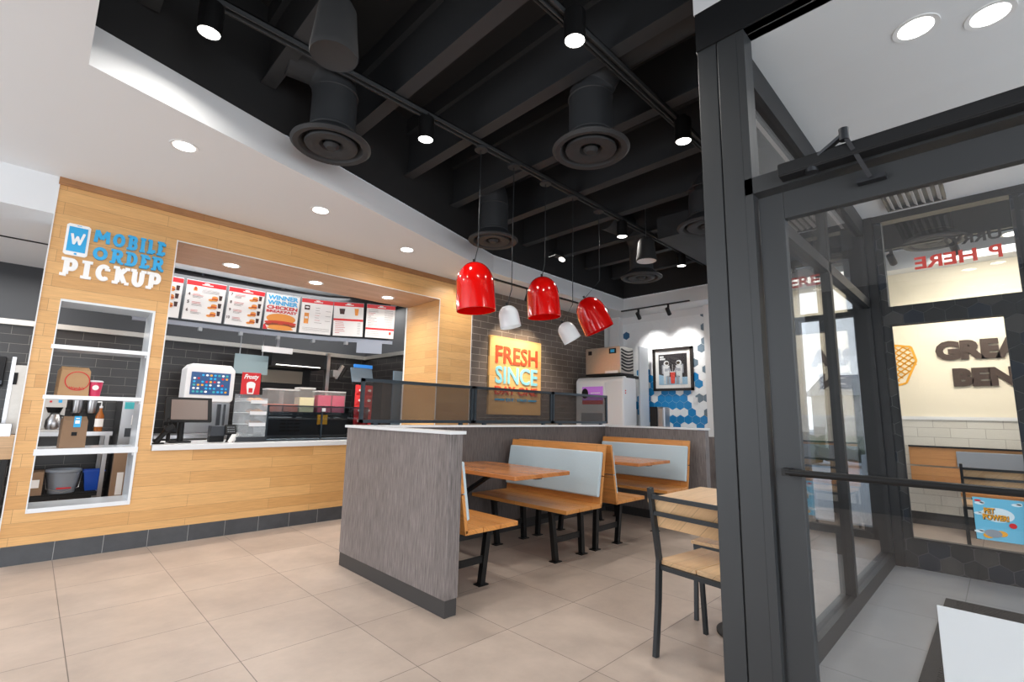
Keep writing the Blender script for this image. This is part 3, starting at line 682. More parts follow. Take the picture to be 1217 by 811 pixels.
# wall-washing track heads near the brick and hexagon walls
def trackset(loc, rz, length, heads, targets, label, power, col):
    t = thing('track_light_rail', label, 'track light', loc, rz)
    b = MB(); b.box(0, length, -.018, .018, -.02, 0); b.build('rail', 'black_metal', t)
    Rr = TR(*loc) @ RZ(rz)
    for hx, tg in zip(heads, targets):
        p = Rr @ Vector((hx, 0, -.14)); d = (Vector(tg) - p).normalized(); dl = RZ(-rz).to_3x3() @ d
        q = dl.to_track_quat('Z', 'Y').to_matrix().to_4x4()
        b = MB(); b.box(hx - .015, hx + .015, -.012, .012, -.11, -.02); b.lathe([(.03, -.07), (.034, -.06), (.036, .06), (.033, .065)], 18, T=TR(hx, 0, -.14) @ q, cap1=False); hd = b.build('spot_head', 'black_metal', t, smooth=True)
        b = MB(); b.lathe([(.031, .05), (.001, .052)], 18, T=TR(hx, 0, -.14) @ q); b.build('lens', 'lamp_glow_soft', hd)
        spot('track_beam', tuple(p + d * .08), tg, power, col, 75, 1.0)
trackset((4.45, 4.95, HC), 0, 2.2, (.75, 1.2), ((5.35, 5.5, 2.0), (5.85, 5.5, 2.0)), 'black track rail with spot heads in front of the brick wall', 130, (1, .88, .68))
trackset((7.5, 4.75, HC), -PI / 2, 1.3, (.35, .92), ((8.1, 4.40, 2.35), (8.1, 3.82, 2.35)), 'black track rail with two spot heads in front of the hexagon wall', 55, (1, .97, .93))
trackset((6.6, .80, HC), -PI / 2, 1.2, (.10, .62), ((7.9, .45, 2.0), (7.9, -.1, 2.0)), 'black track rail with two heads in the far dining room, through the transom', 45, (1, .88, .72))

# ------------------------------------------------------------------ BOOTHS, TABLES, CHAIRS
def make_bench(loc, rz, label):
    t = thing('booth_bench', label, 'bench', loc, rz, 'booth benches')
    L = .59
    def back(x0, z0, x1, z1, y0, y1, th, m, name, bevel=.003, parent=None):
        b = MB(); b.bar((x0, 0, z0), (x1, 0, z1), y1 - y0, th, side=(0, 1, 0)); return b.build(name, m, parent or t, bevel=bevel)
    # reclining back: x grows forward
    bx = lambda z: .105 - (z - .42) * .165
    back(bx(.70), .70, bx(.965), .965, -L, L, .026, 'bench_wood', 'back_board'); back(bx(.44), .44, bx(.69), .69, -L, L, .026, 'bench_wood', 'back_board')
    back(bx(.52) + .03, .52, bx(.905) + .03, .905, -L + .01, L - .01, .034, 'pad_blue', 'back_cushion', bevel=.012)
    for x0, x1 in ((.09, .245), (.25, .405), (.41, .58)):
        b = MB(); b.box(x0, x1, -L, L, .43, .462); b.build('seat_plank', 'bench_wood', t, bevel=.003)
    for y in (-.36, .36):
        for xt, xf in ((.50, .44), (.10, .075)):
            b = MB(); b.bar((xt, y, .43), (xf, y, .004), .042, .042); lg = b.build('leg', 'black_metal', t)
            b = MB(); b.box(xf - .045, xf + .045, y - .035, y + .035, 0, .007); b.build('foot_plate', 'black_metal', lg)
        b = MB(); b.box(.08, .46, y - .006, y + .006, .15, .20); b.box(.09, .52, y - .02, y + .02, .395, .43); b.build('stretcher', 'black_metal', t)
        b = MB(); b.bar((bx(.43) - .02, y, .43), (bx(.93) - .02, y, .93), .03, .008); b.build('back_bracket', 'black_metal', t)
    return t
BY = 3.135
bench = make_bench((2.03, BY, 0), 0, 'booth bench against the grey end panel, only its seat end in view')
dup(bench, (3.745, BY, 0), PI, 'booth bench in the middle with its full pale blue back cushion facing the camera')
dup(bench, (3.80, BY, 0), 0, 'booth bench back to back with the middle one, facing the far wall')
dup(bench, (5.42, BY, 0), PI, 'farthest booth bench, its blue back against the end of the partition')

def booth_table(loc, label, w=.68, l=1.12):
    t = thing('booth_table', label, 'table', loc, 0, 'booth tables')
    def rr(r0, r1):
        P = []
        for cx, cy, a, r in ((w - r0, -l / 2 + r0, -90, r0), (w - r1, l / 2 - r1, 0, r1), (r1, l / 2 - r1, 90, r1), (r0, -l / 2 + r0, 180, r0)):
            P += [(cx + r * math.cos(math.radians(a + 90 * i / 6)), cy + r * math.sin(math.radians(a + 90 * i / 6))) for i in range(7)]
        return P
    b = MB(); b.prism(rr(.015, .16), .718, .75); b.build('tabletop', 'table_wood', t, bevel=.003)
    b = MB(); b.box(w / 2 - .04, w / 2 + .04, -l / 2 + .06, l / 2, .70, .718); b.box(w / 2 - .2, w / 2 + .2, -.2, -.14, .70, .718); b.build('support_arm', 'black_metal', t)
    b = MB(); b.bar((w / 2, l / 2 - .01, .42), (w / 2, .05, .70), .05, .03, side=(1, 0, 0)); b.box(w / 2 - .06, w / 2 + .06, l / 2 - .015, l / 2, .38, .718); b.build('wall_bracket', 'black_metal', t)
    return t
booth_table((2.70, 3.235, 0), 'brown plank booth table between the end panel and the middle bench')
booth_table((4.50, 3.235, 0), 'second brown plank booth table, nearer the far bench')

def make_chair(loc, rz, label):
    t = thing('dining_chair', label, 'chair', loc, rz, 'black metal chairs with pale wooden seats')
    for y in (-.215, .215):
        b = MB()
        for p, q in (((-.02, y, 0), (.012, y, .25)), ((.012, y, .25), (.028, y, .47)), ((.028, y, .47), (-.035, y, .845))): b.bar(p, q, .022, .030)
        b.build('rear_leg', 'gun_metal', t)
        b = MB(); b.bar((.44, y, 0), (.41, y, .44), .022, .022); b.build('front_leg', 'gun_metal', t)
    b = MB()
    for y in (-.215, .215): b.bar((.02, y, .432), (.43, y, .432), .018, .024)
    for x in (.03, .425): b.bar((x, -.215, .432), (x, .215, .432), .018, .024, side=(1, 0, 0))
    b.build('seat_frame', 'gun_metal', t)
    for y0, y1 in ((-.23, -.003), (.003, .23)):
        b = MB(); b.box(.035, .45, y0, y1, .445, .466); b.build('seat_plank', 'chair_wood', t, bevel=.003)
    for z in (.80, .715):
        x = .028 - (z - .47) * .168
        b = MB(); b.bar((x - .006, -.205, z), (x - .006, .205, z), .022, .012, side=(0, 0, 1)); b.build('back_rail', 'gun_metal', t)
    b = MB(); b.bar((.02, 0, .64), (-.008, 0, .79), .42, .014, side=(0, 1, 0)); b.build('back_board', 'chair_wood', t, bevel=.003)
    return t
ch = make_chair((2.435, 1.16, 0), math.radians(-8), 'metal-framed chair with a pale wooden seat, nearest the entrance column')
dup(ch, (3.49, 1.22, 0), PI, 'metal-framed chair across the small table, mostly hidden by the column')
def small_table(loc, label, name='dining_table', lx=.72, ly=.62):
    t = thing('dining_table', label, 'table', loc)
    b = MB(); b.box(0, lx, -ly / 2, ly / 2, .722, .75); b.build('tabletop', 'chair_wood', t, bevel=.004)
    b = MB(); b.lathe([(.035, .02), (.03, .7)], 18, T=TR(lx / 2 + .05, -.08, 0)); b.box(lx / 2 - .25, lx / 2 + .25, -.03, .03, .70, .722); b.box(lx / 2 - .03, lx / 2 + .03, -.22, .22, .70, .722); b.build('pedestal', 'black_metal', t, smooth=True)
    b = MB(); b.lathe([(.17, 0), (.17, .012), (.10, .025), (.035, .04)], 36, T=TR(lx / 2 + .05, -.08, 0)); b.build('base_plate', 'black_metal', t, smooth=True)
    return t
small_table((2.665, 1.22, 0), 'square pale wooden table behind the near metal chair')

# mesh screens on the partition
for k, (x0, x1) in enumerate(((1.99, 3.235), (3.25, 4.485), (4.50, 5.655))):
    t = thing('mesh_screen', ['dark framed mesh screen on the partition, nearest and leftmost', 'dark framed mesh screen in the middle, in front of the wooden sign', 'dark framed mesh screen at the right end, in front of the drinks machine'][k], 'screen', (x0, 3.84, 1.11), group='mesh screens on the partition')
    L = x1 - x0; b = MB()
    b.box(0, L, -.014, .014, .018, .046); b.box(0, L, -.014, .014, .37, .398); b.box(0, .028, -.014, .014, .018, .398); b.box(L - .028, L, -.014, .014, .018, .398)
    for fx in (.15, L - .15): b.box(fx - .02, fx + .02, -.012, .012, 0, .02)
    b.build('frame', 'screen_frame', t)
    b = MB(); b.box(.028, L - .028, -.001, .001, .046, .37); b.build('mesh_panel', 'wire_mesh', t)

# ------------------------------------------------------------------ DRINKS CORNER
t = thing('ice_machine', 'brushed steel ice machine with curved side vents on top of the drinks dispenser', 'ice machine', (7.0, 4.47, 1.93))
b = MB(); b.box(0, .42, 0, .72, .03, .49); b.build('body', 'brushed', t, bevel=.008)
b = MB(); b.box(-.008, 0, .08, .22, .37, .46); b.build('control_display', 'black_plastic', t); b = MB(); b.box(-.01, -.008, .11, .19, .39, .44); b.build('screen', 'sign_blue', t)
b = MB(); b.box(-.006, 0, .585, .66, .37, .44); b.build('badge', 'black_plastic', t)
b = MB(); b.box(-.012, .01, .05, .30, .03, .075); b.build('door_catch', 'white_plastic', t)
b = MB()
for i in range(7):
    z = .09 + i * .055
    pts = [(.03 + .36 * a, -.006, z + .035 * math.sin(PI * a) * -1 + .02) for a in [j / 8 for j in range(9)]]
    for p, q in zip(pts, pts[1:]): b.bar(p, q, .012, .026)
b.build('side_vent', 'black_plastic', t)
b = MB(); b.box(.0, .42, .0, .72, 0, .03); b.build('gasket', 'black_plastic', t)
t = thing('drinks_dispenser', 'white touch-screen drinks dispenser with a purple panel behind the mesh screen', 'drinks dispenser', (7.0, 4.42, 0))
b = MB(); b.prism([(0, .80), (.42, .80), (.42, 1.85), (.38, 1.91), (.06, 1.91), (.0, 1.84)], 0, 1.0, T=Matrix(((1, 0, 0, 0), (0, 0, 1, 0), (0, 1, 0, 0), (0, 0, 0, 1)))); b.build('body', 'white_plastic', t, bevel=.03)
b = MB(F_negX(-.004, 0, 0)); b.rect(-.96, 1.33, -.36, 1.80, .006, 0); b.rect(-.84, 1.50, -.40, 1.74, .009, 1); b.rect(-.84, 1.43, -.40, 1.50, .009, 2); b.ell(-.78, 1.62, .07, .09, .012, 3)
for i in range(2): b.rect(-.66, 1.56 + i * .06, -.46, 1.575 + i * .06, .012, 4)
mat_p = mat('panel_purple', (176, 110, 200), .4, emis=.3); M['panel_purple'] = mat_p
b.build('touch_panel', ['white_gloss', 'panel_purple', 'red_paint', 'black_plastic', 'sign_white'], t)
b = MB(); b.box(-.02, .0, .42, .86, .86, 1.28); b.box(-.06, -.02, .55, .73, 1.18, 1.2); b.box(-.12, -.0, .42, .86, .84, .87); b.build('nozzle_bay', 'grey_plastic', t)
b = MB(F_negY(0, -.002, 0)); 
for z in (1.62, 1.66): b.ell(.06, z, .012, .012, .006)
b.build('side_button', 'red_paint', t)
b = MB(); b.box(.03, .42, .0, 1.0, 0, .80); b.build('cabinet', 'brushed', t)
b = MB(); b.box(.1, .5, .0, .2, 1.88, 1.93); b.build('lid', 'black_plastic', t)
t = thing('fridge_panel', 'tall pale glossy side panel right of the drinks dispenser', 'panel', (7.62, 4.47, 0))
b = MB(); b.box(0, .30, 0, .03, .0, 2.48); b.build('panel', 'white_gloss', t)
t = thing('tea_urn', 'steel tea urn with a black front standing by the hexagon wall', 'urn', (7.42, 4.03, .9))
b = MB(); b.box(-.02, .2, -.12, .12, 0, .50); b.build('body', 'steel', t, bevel=.03)
b = MB(); b.box(-.05, -.02, -.0, .12, .02, .50); b.build('front', 'black_plastic', t); b = MB(); b.tube([(-.05, .05, .12), (-.09, .05, .11), (-.1, .05, .07)], .012, 10); b.build('tap', 'black_plastic', t)
t = thing('drinks_counter', 'low white-topped counter along the hexagon wall', 'counter', (7.25, 3.46, 0))
b = MB(); b.box(.03, .83, 0, .90, 0, .87); b.build('cabinet', 'grey_wood_x', t); b = MB(); b.box(0, .84, 0, .90, .87, .90); b.build('worktop', 'quartz', t)
t = thing('wall_switch', 'white switch plate low on the hexagon wall right of the picture', 'switch', (8.09, 3.68, 1.46))
b = MB(); b.box(-.008, 0, -.04, .04, 0, .12); b.build('plate', 'white_plastic', t); b = MB(); b.box(-.014, -.008, -.015, .015, .035, .085); b.build('rocker', 'white_trim', t)

# framed picture: two figures in white suits around a red drink on a pale blue ground
t = thing('framed_picture', 'dark framed picture of two white-suited astronauts with a red drink on the hexagon wall', 'picture', (8.09, 4.075, 1.70))
w, h = .38, .385
b = MB(F_negX(0, 0, 0))
for a in ((-w, 0, w, .045), (-w, 2 * h - .045, w, 2 * h), (-w, 0, -w + .045, 2 * h), (w - .045, 0, w, 2 * h)): b.box(a[0], a[2], a[1], a[3], 0, .035)
b.build('frame', 'frame_black', t)
b = MB(F_negX(0, 0, 0)); b.rect(-w + .04, .04, w - .04, 2 * h - .04, .012, 0); b.rect(-.27, .11, .27, .66, .014, 1); b.rect(-.27, .11, .27, .24, .016, 2)
b.prism([(-.27, .24), (-.27, .30), (-.1, .25), (.05, .24)], .0, .016, 2)
for s in (-1, 1):
    x = s * .12
    b.rect(min(x + s * .035, x + s * .085), .31, max(x + s * .035, x + s * .085), .47, .0175, 5)
    b.prism([(x - .055, .26), (x + .055, .26), (x + .06, .45), (x - .06, .45)], 0, .018, 3)
    b.rect(x - .055, .12, x - .008, .27, .0185, 5 if s > 0 else 3); b.rect(x + .008, .12, x + .055, .27, .0185, 3 if s > 0 else 5)
    b.ell(x, .495, .05, .048, .019, 3); b.ell(x - s * .012, .495, .034, .027, .020, 4)
    b.prism([(x - s * .05, .43), (x - s * .10, .34), (x - s * .075, .32), (x - s * .02, .39)], 0, .020, 5); b.rect(x - .03, .35, x + .03, .40, .0205, 5)
b.prism([(-.035, .13), (.035, .13), (.045, .33), (-.045, .33)], 0, .023, 6); b.rect(-.05, .33, .05, .345, .024, 3); b.rect(-.003, .345, .003, .47, .024, 3)
b.rect(-.245, .60, -.17, .63, .018, 3)
b.rect(-.245, .56, -.14, .59, .018, 3)
M['pic_dark'] = mat('pic_dark', (38, 34, 36), .5); M['pic_blue'] = mat('pic_blue', (150, 184, 208), .5); M['suit'] = mat('suit', (206, 206, 206), .5, noise=.25, nscale=30); M['visor'] = mat('visor', (70, 62, 52), .2); M['suit_shade'] = mat('suit_shade', (150, 152, 158), .5); M['drink_red'] = mat('drink_red', (214, 74, 62), .4)
b.build('print', ['paper', 'pic_dark', 'pic_blue', 'suit', 'visor', 'suit_shade', 'drink_red', 'fry_yellow'], t)
b = MB(F_negX(0, 0, 0)); b.box(-w + .045, w - .045, .045, 2 * h - .045, .026, .028); b.build('pane', 'glass', t)

# wooden sign on the brick wall
M['sign_wood'] = wood('sign_wood', ('x', 'z'), (226, 178, 112), (214, 164, 98), .3, 2.4, grain=.12)
t = thing('wall_sign', 'square wooden sign reading FRESH SINCE DAY ONE on the dark brick wall', 'sign', (4.95, 5.54, 1.22))
b = MB(); b.box(0, 1.19, -.04, 0, 0, 1.23); b.build('board', 'sign_wood', t, bevel=.003)
for s, z0, z1, mt, nm in (('FRESH', .80, 1.085, 'sign_red', 'lettering'), ('SINCE', .485, .76, 'sign_cyan', 'lettering'), ('DAY ONE', .31, .445, 'sign_red', 'lettering')):
    b = MB(F_negY(0, -.041, 0)); put_text(b, s, .12, z0, 1.09, z1, .012, 0, .018, depth=.012); b.build(nm, mt, t)
b = MB(F_negY(0, -.041, 0)); put_text(b, 'EST. 1969', .36, .21, .84, .26, .012, 0, .02, depth=.01); b.rect(.12, .22, .33, .25, .008); b.rect(.87, .22, 1.08, .25, .008); b.build('lettering', 'sign_blue', t)

# ------------------------------------------------------------------ PICKUP WALL: sign, shelf unit, counter
t = thing('pickup_sign', 'MOBILE ORDER PICKUP lettering with a phone icon on the oak wall', 'sign', (0, 5.46, 2.2))
F = F_negY(0, 0, 0)
ph = MB(F); ph.prism([(.035 + a, .29 + b_) for a, b_ in ((.015, 0), (.14, 0), (.155, .015), (.155, .262), (.14, .277), (.015, .277), (0, .262), (0, .015))], .001, .014)
pi_ = ph.build('phone_icon', 'sign_white', t)
b = MB(F); b.rect(.052, .325, .173, .54, .017); b.ell(.113, .307, .010, .008, .017); b.rect(.10, .553, .128, .557, .017); b.build('phone_screen', 'sign_blue', pi_)
b = MB(F)
for p, q in (((.075, .48), (.093, .395)), ((.093, .395), (.113, .455)), ((.113, .455), (.130, .395)), ((.130, .395), (.152, .485))):
    d = Vector((q[0] - p[0], q[1] - p[1])).normalized() * .009
    b.prism([(p[0] - d.y, p[1] + d.x), (p[0] + d.y, p[1] - d.x), (q[0] + d.y, q[1] - d.x), (q[0] - d.y, q[1] + d.x)], .017, .02 + p[0] * .004)
    b.ell(q[0], q[1], .009, .009, .0212 + q[0] * .004)
b.build('phone_letter', 'sign_white', pi_)
b = MB(F); slab(b, 'MOBILE', .212, .435, .735, .57, .027, .014, widths={'I': .66, 'M': 1.45, 'O': 1.3, 'L': .85, 'E': .9}, gap=.06); b.build('lettering', 'sign_blue', t)
b = MB(F); slab(b, 'ORDER', .212, .285, .735, .415, .028, .014, widths={'O': 1.25, 'E': .85}, gap=.06); b.build('lettering', 'sign_blue', t)
b = MB(F); slab(b, 'PICKUP', .035, .105, .735, .265, .037, .014, widths={'I': .78, 'C': 1.05}, gap=.02); b.build('lettering', 'sign_white', t)

t = thing('pickup_shelf', 'white open pickup shelf unit built into the oak wall', 'shelf', (0, 5.46, .38))
def sh(x0, x1, y0, y1, z0, z1, nm):
    b = MB(); b.box(x0, x1, y0, y1, z0 - .38, z1 - .38); b.build(nm, 'white_gloss', t, bevel=.002)
sh(.07, .078, -.008, .35, .38, 2.11, 'side_panel'); sh(.70, .72, -.008, .35, .38, 2.11, 'side_panel'); sh(.078, .70, -.008, .35, 2.09, 2.11, 'top_panel')
sh(.078, .70, -.008, .35, .38, .415, 'shelf_board'); sh(.06, .725, -.012, .35, .825, .875, 'shelf_board'); sh(.06, .70, -.01, .30, 1.275, 1.308, 'shelf_board'); sh(.06, .70, -.01, .30, 1.69, 1.725, 'shelf_board')
for z in (.4, .83, 1.28, 1.70):
    b = MB(); b.box(.69, .70, .02, .05, z - .38 - .03, z - .38); b.build('shelf_clip', 'white_plastic', t)

b = MB(); b.box(.825, 3.925, -.02, .66, 0, .05)
tag(b.build('service_counter', 'quartz', loc=(0, 5.46, .835), bevel=.003), 'long white counter top in the oak wall opening', 'counter')
b = MB(); b.box(.83, 3.92, .0, .30, 0, .83); tag(b.build('counter_cabinet', 'brushed', loc=(0, 5.83, 0)), 'steel cabinet below the white counter on the kitchen side', 'cabinet')

def bag(loc, w, h, d, m, label, rz=0, sticker=None):
    t = thing('paper_bag', label, 'bag', loc, rz)
    b = MB(); o = w * .06
    b.add([(0, 0, 0), (w, 0, 0), (w, d, 0), (0, d, 0), (o * .4, .0, h * .86), (w - o * .4, 0, h * .86), (w - o * .2, d, h * .86), (o * .2, d, h * .86), (o, d * .42, h), (w - o, d * .42, h), (w - o, d * .48, h), (o, d * .48, h), (w + .004, d / 2, h * .42), (-.004, d / 2, h * .42)],
          [(0, 3, 2, 1), (0, 1, 5, 4), (1, 2, 12), (1, 12, 5), (2, 6, 12), (5, 12, 6), (2, 3, 7, 6), (3, 0, 13), (0, 4, 13), (4, 7, 13), (7, 3, 13), (4, 5, 9, 8), (5, 6, 10, 9), (6, 7, 11, 10), (7, 4, 8, 11), (8, 9, 10, 11)])
    b.build('body', m, t)
    return t
t = bag((.145, 5.52, 1.309), .20, .245, .12, 'kraft', 'tan paper bag with a red ring logo, on the upper pickup shelf', .15)
b = MB(F_negY(0, -.001, 0)); b.ring(.115, .125, .083, .082, .007, .002, 0); put_text(b, "Wendy's", .065, .045, .165, .078, .003, 0, .02); b.build('logo', 'red_paint', t)
t = thing('paper_cup', 'small pink paper cup beside the tan bag', 'cup', (.385, 5.58, 1.309))
b = MB(); b.lathe([(.036, 0), (.047, .125)], 28); b.build('cup', 'pink_cup', t, smooth=True); b = MB(); b.lathe([(.049, .123), (.05, .13), (.042, .138)], 28); b.build('lid', 'white_plastic', t, smooth=True)
b = MB(); 
b.lathe([(.0415, .05), (.0455, .1)], 12, cap0=False, cap1=False, T=Matrix.Identity(4)); b = MB(F_negY(0, -.043, 0)); b.ell(-.003, .075, .022, .022, .002); b.build('logo', 'paper', t)
t = bag((.205, 5.50, .876), .165, .26, .11, 'kraft_dark', 'plain brown paper bag with a blue sticker, on the lower pickup shelf', .1)
b = MB(F_negY(0, -.002, 0)); b.rect(.07, .17, .115, .262, .003, 0); b.rect(.078, .2, .107, .228, .004, 1); b.rect(.08, .24, .105, .247, .004, 1); b.build('sticker', ['sign_blue', 'sign_white'], t)
b = MB(F_negY(0, -.002, 0)); b.rect(.065, .10, .10, .13, .002); b.build('print', 'black_plastic', t)

# point of sale things on the counter
ZC = .886
t = thing('till_monitor', 'black till screen on a pole at the left end of the white counter', 'monitor', (1.05, 5.72, ZC))
b = MB(); b.bar((.08, -.02, .20), (.08, .06, .44), .40, .035, side=(1, 0, 0)); b.build('housing', 'black_plastic', t, bevel=.005)
b = MB(); b.bar((.085, -.016 - .019, .225), (.085, .052 - .019, .42), .31, .006, side=(1, 0, 0)); b.build('screen', 'till_screen', t) if False else None
M['till_screen'] = mat('till_screen', (112, 98, 92), .3, emis=.15); b.build('screen', 'till_screen', t)
b = MB(); b.lathe([(.028, .01), (.024, .3)], 16, T=TR(.04, .05, 0)); b.box(-.06, .12, -.04, .14, 0, .015); b.build('stand', 'black_plastic', t)
b = MB(); b.lathe([(.018, .01), (.018, .3)], 12, T=TR(-.05, .1, 0)); b.box(-.09, .0, .06, .14, .1, .16); b.build('cable_box', 'black_plastic', t)
t = thing('barcode_scanner', 'black hand scanner in a stand at the left edge of the counter', 'scanner', (.89, 5.60, ZC))
b = MB(); b.tube([(-.02, 0, .01), (.02, .01, .07), (.06, .0, .13)], [.028, .022, .026], 12); b.build('handle', 'black_plastic', t, smooth=True)
b = MB(); b.bar((.04, 0, .12), (.11, -.01, .165), .05, .05); b.build('head', 'black_plastic', t, bevel=.01); b = MB(); b.lathe([(.05, 0), (.045, .012)], 20); b.build('base', 'black_plastic', t)
b = MB(); b.tube([(.07, .02, .16), (.06, .05, .24), (.09, .06, .22), (.1, .08, .01)], .004, 6); b.build('cord', 'black_plastic', t)
t = thing('card_reader', 'dark grey card reader and receipt printer on the counter', 'card reader', (1.33, 5.62, ZC))
b = MB(); b.box(0, .13, .05, .18, .06, .165); b.build('printer', 'dark_steel', t, bevel=.006); b = MB(); b.bar((.17, .0, .08), (.17, .05, .17), .10, .03, side=(1, 0, 0)); r_ = b.build('keypad', 'black_plastic', t, bevel=.004)
b = MB()
for i in range(4):
    for j in range(3): b.box(.138 + i * .018, .148 + i * .018, .008 + j * .012 - .012, .02 + j * .012 - .012, .10 + j * .022, .112 + j * .022)
b.build('keys', 'grey_plastic', r_); b = MB(); b.lathe([(.04, 0), (.03, .015), (.02, .09)], 16, T=TR(.17, .03, 0)); b.box(.0, .13, .08, .16, 0, .06); b.build('stand', 'black_plastic', t)
b = MB(F_negY(0, 0, 0)); 
for i, (x, a) in enumerate(((1.49, .3), (1.52, -.1))):
    m_ = MB(); m_.bar((0, 0, 0), (.05 * math.cos(a), .02, .09), .04, .003, side=(1, 0, .2)); tag(m_.build('receipt', 'paper', loc=(x, 5.60 + i * .03, ZC)), ['white receipt slip leaning by the card reader', 'second white receipt slip, closer to the cookie case'][i], 'paper', 'receipt slips')
t = thing('cookie_case', 'clear three-tier cookie case on the counter', 'display case', (1.56, 5.62, ZC))
b = MB(); 
b.box(0, .27, 0, .006, .05, .46); b.box(0, .006, 0, .22, .05, .46); b.box(.264, .27, 0, .22, .05, .46); b.box(0, .27, .214, .22, .05, .5); b.box(.1, .104, 0, .22, .05, .46)
b.build('case', 'case_clear', t); b = MB(); b.box(-.005, .275, -.005, .225, 0, .05); b.build('base', 'dark_steel', t)
for i in range(3):
    b = MB(); b.box(.006, .264, .006, .214, .18 + i * .12, .186 + i * .12); b.box(.10, .264, -.004, .0, .16 + i * .12, .198 + i * .12); b.build('tray', 'white_plastic', t)
M['cookie'] = mat('cookie', (186, 132, 78), .8, noise=.3, nscale=60); M['cookie_dark'] = mat('cookie_dark', (128, 84, 50), .8, noise=.3, nscale=60)
ck = None
lev = ['top', 'middle', 'bottom']
for i in range(3):
    for j in range(6):
        loc = (1.56 + .135 + (j % 3) * .045, 5.68 + (j // 3) * .07 + .01, ZC + .188 + (2 - i) * .12 + (j % 2) * .012)
        b = MB(); b.lathe([(.03, 0), (.036, .006), (.03, .014), (.01, .018)], 14); o = b.build('cookie', 'cookie_dark' if i == 2 else 'cookie', loc=loc, smooth=True)
        o.rotation_euler = (.5, .2 * (j % 3 - 1), 0); tag(o, ['golden cookie on the top tray of the clear case', 'pale cookie on the middle tray of the clear case', 'dark chocolate cookie on the bottom tray of the clear case'][i], 'cookie', 'cookies on the %s tray' % lev[i])
t = thing('counter_placard', 'small red placard with white lettering on top of the cookie case', 'sign', (1.60, 5.80, ZC + .47))
b = MB(F_negY(0, 0, 0)); b.box(0, .19, .03, .27, -.012, .0); b.build('panel', 'red_paint', t, bevel=.002)
b = MB(F_negY(0, 0, 0)); put_text(b, 'Frosty', .02, .185, .17, .25, .004, 0, .03, shear=.3); b.prism([(.065, .035), (.125, .035), (.14, .13), (.05, .13)], 0, .004); b.ell(.095, .14, .045, .03, .005); b.build('print', 'sign_white', t)
b = MB(F_negY(0, 0, 0)); b.rect(.075, .05, .115, .10, .007); b.build('cup_mark', 'red_paint', t); b = MB(); b.box(.0, .19, -.01, .05, 0, .03); b.build('foot', 'acrylic', t)
t = thing('counter_guard', 'dark glass guard box at the right end of the counter', 'guard', (1.85, 5.66, ZC))
b = MB(); b.box(0, 1.2, 0, .008, .01, .38); b.box(0, .008, 0, .42, .01, .38); b.build('glass_panel', 'dark_glass', t)
b = MB(); b.box(-.004, 1.2, -.006, .012, .38, .394); b.box(-.004, 1.2, -.006, .012, 0, .012); b.box(-.006, .01, -.006, .014, 0, .394); b.box(.60, .615, -.006, .012, 0, .394); b.build('frame', 'screen_frame', t)
b = MB(); b.box(.60, .64, -.012, .0, .33, .37); b.build('clip', 'white_plastic', t)

# hanging menu boards on a bent rail
cur = [(.72, 7.02), (1.17, 7.0), (1.63, 6.98), (2.09, 6.96), (2.54, 6.88), (2.98, 6.76), (3.36, 6.52), (3.76, 6.33)]
rail = thing('menu_rail', 'long grey rail with clips carrying the menu boards over the counter', 'rail', (0, 0, 2.26))
M['menu_white'] = mat('menu_white', (226, 226, 226), .4, emis=.06); M['menu_red'] = mat('menu_red', (206, 34, 42), .4, emis=.06); M['menu_text'] = mat('menu_text', (112, 106, 108), .5); M['menu_redtext'] = mat('menu_redtext', (196, 40, 46), .5)
M['menu_blue'] = mat('menu_blue', (62, 164, 216), .4, emis=.05); M['bun'] = mat('bun', (214, 140, 62), .5, emis=.12); M['patty'] = mat('patty', (140, 66, 34), .5); M['bacon'] = mat('bacon', (196, 60, 40), .5); M['cola'] = mat('cola', (60, 32, 30), .4); M['rail_grey'] = mat('rail_grey', (132, 138, 150), .4, .3)
b = MB(); c_ = MB()
for i in range(7):
    p, q = cur[i], cur[i + 1]; b.bar((p[0], p[1] + .05, .0), (q[0], q[1] + .05, .0), .05, .03, side=(0, 0, 1)); b.bar((p[0], p[1] + .12, .03), (q[0], q[1] + .12, .03), .02, .02, side=(0, 0, 1))
    m = ((p[0] + q[0]) / 2, (p[1] + q[1]) / 2 + .03); c_.box(m[0] - .02, m[0] + .02, m[1] - .02, m[1] + .04, -.07, -.02)
b.build('bar', 'rail_grey', rail); c_.build('clip', 'grey_plastic', rail)
b = MB(); b.bar((3.28, 6.56, -.1), (3.60, 6.40, -.1), .17, .01, side=(0, 0, 1)); b.build('end_panel', 'rail_grey', rail)
b = MB(); 
for x, y in ((1.4, 7.1), (2.6, 6.98), (3.5, 6.55)): b.tube([(x, y + .13, 0), (x, y + .13, .72)], .012, 8)
b.build('hanger', 'rail_grey', rail)
names = ['menu board with food pictures cut off by the oak wall, leftmost of the row', 'menu board with items 4, 5 and 6', 'menu board with items 7, 8, 9 and 10', 'menu board with a large chicken burger under blue and red lettering', 'menu board with two snack pictures, right of the burger board', 'menu board with two drinks over a second red band', 'menu board of plain text at the right end of the row']
def burger(b, x, y, s, k=1):
    if k != 1:
        T_ = b.M; b.M = b.M @ Matrix.Translation((x, y, 0)) @ Matrix.Diagonal((1, k, 1, 1)) @ Matrix.Translation((-x, -y, 0)); burger(b, x, y, s); b.M = T_; return
    b.ell(x, y + .18 * s, .42 * s, .24 * s, .004, 4); b.ell(x, y - .02 * s, .46 * s, .10 * s, .006, 6); b.ell(x, y - .12 * s, .45 * s, .11 * s, .007, 5); b.ell(x, y - .2 * s, .34 * s, .08 * s, .008, 4); b.ell(x, y - .28 * s, .38 * s, .08 * s, .006, 4)
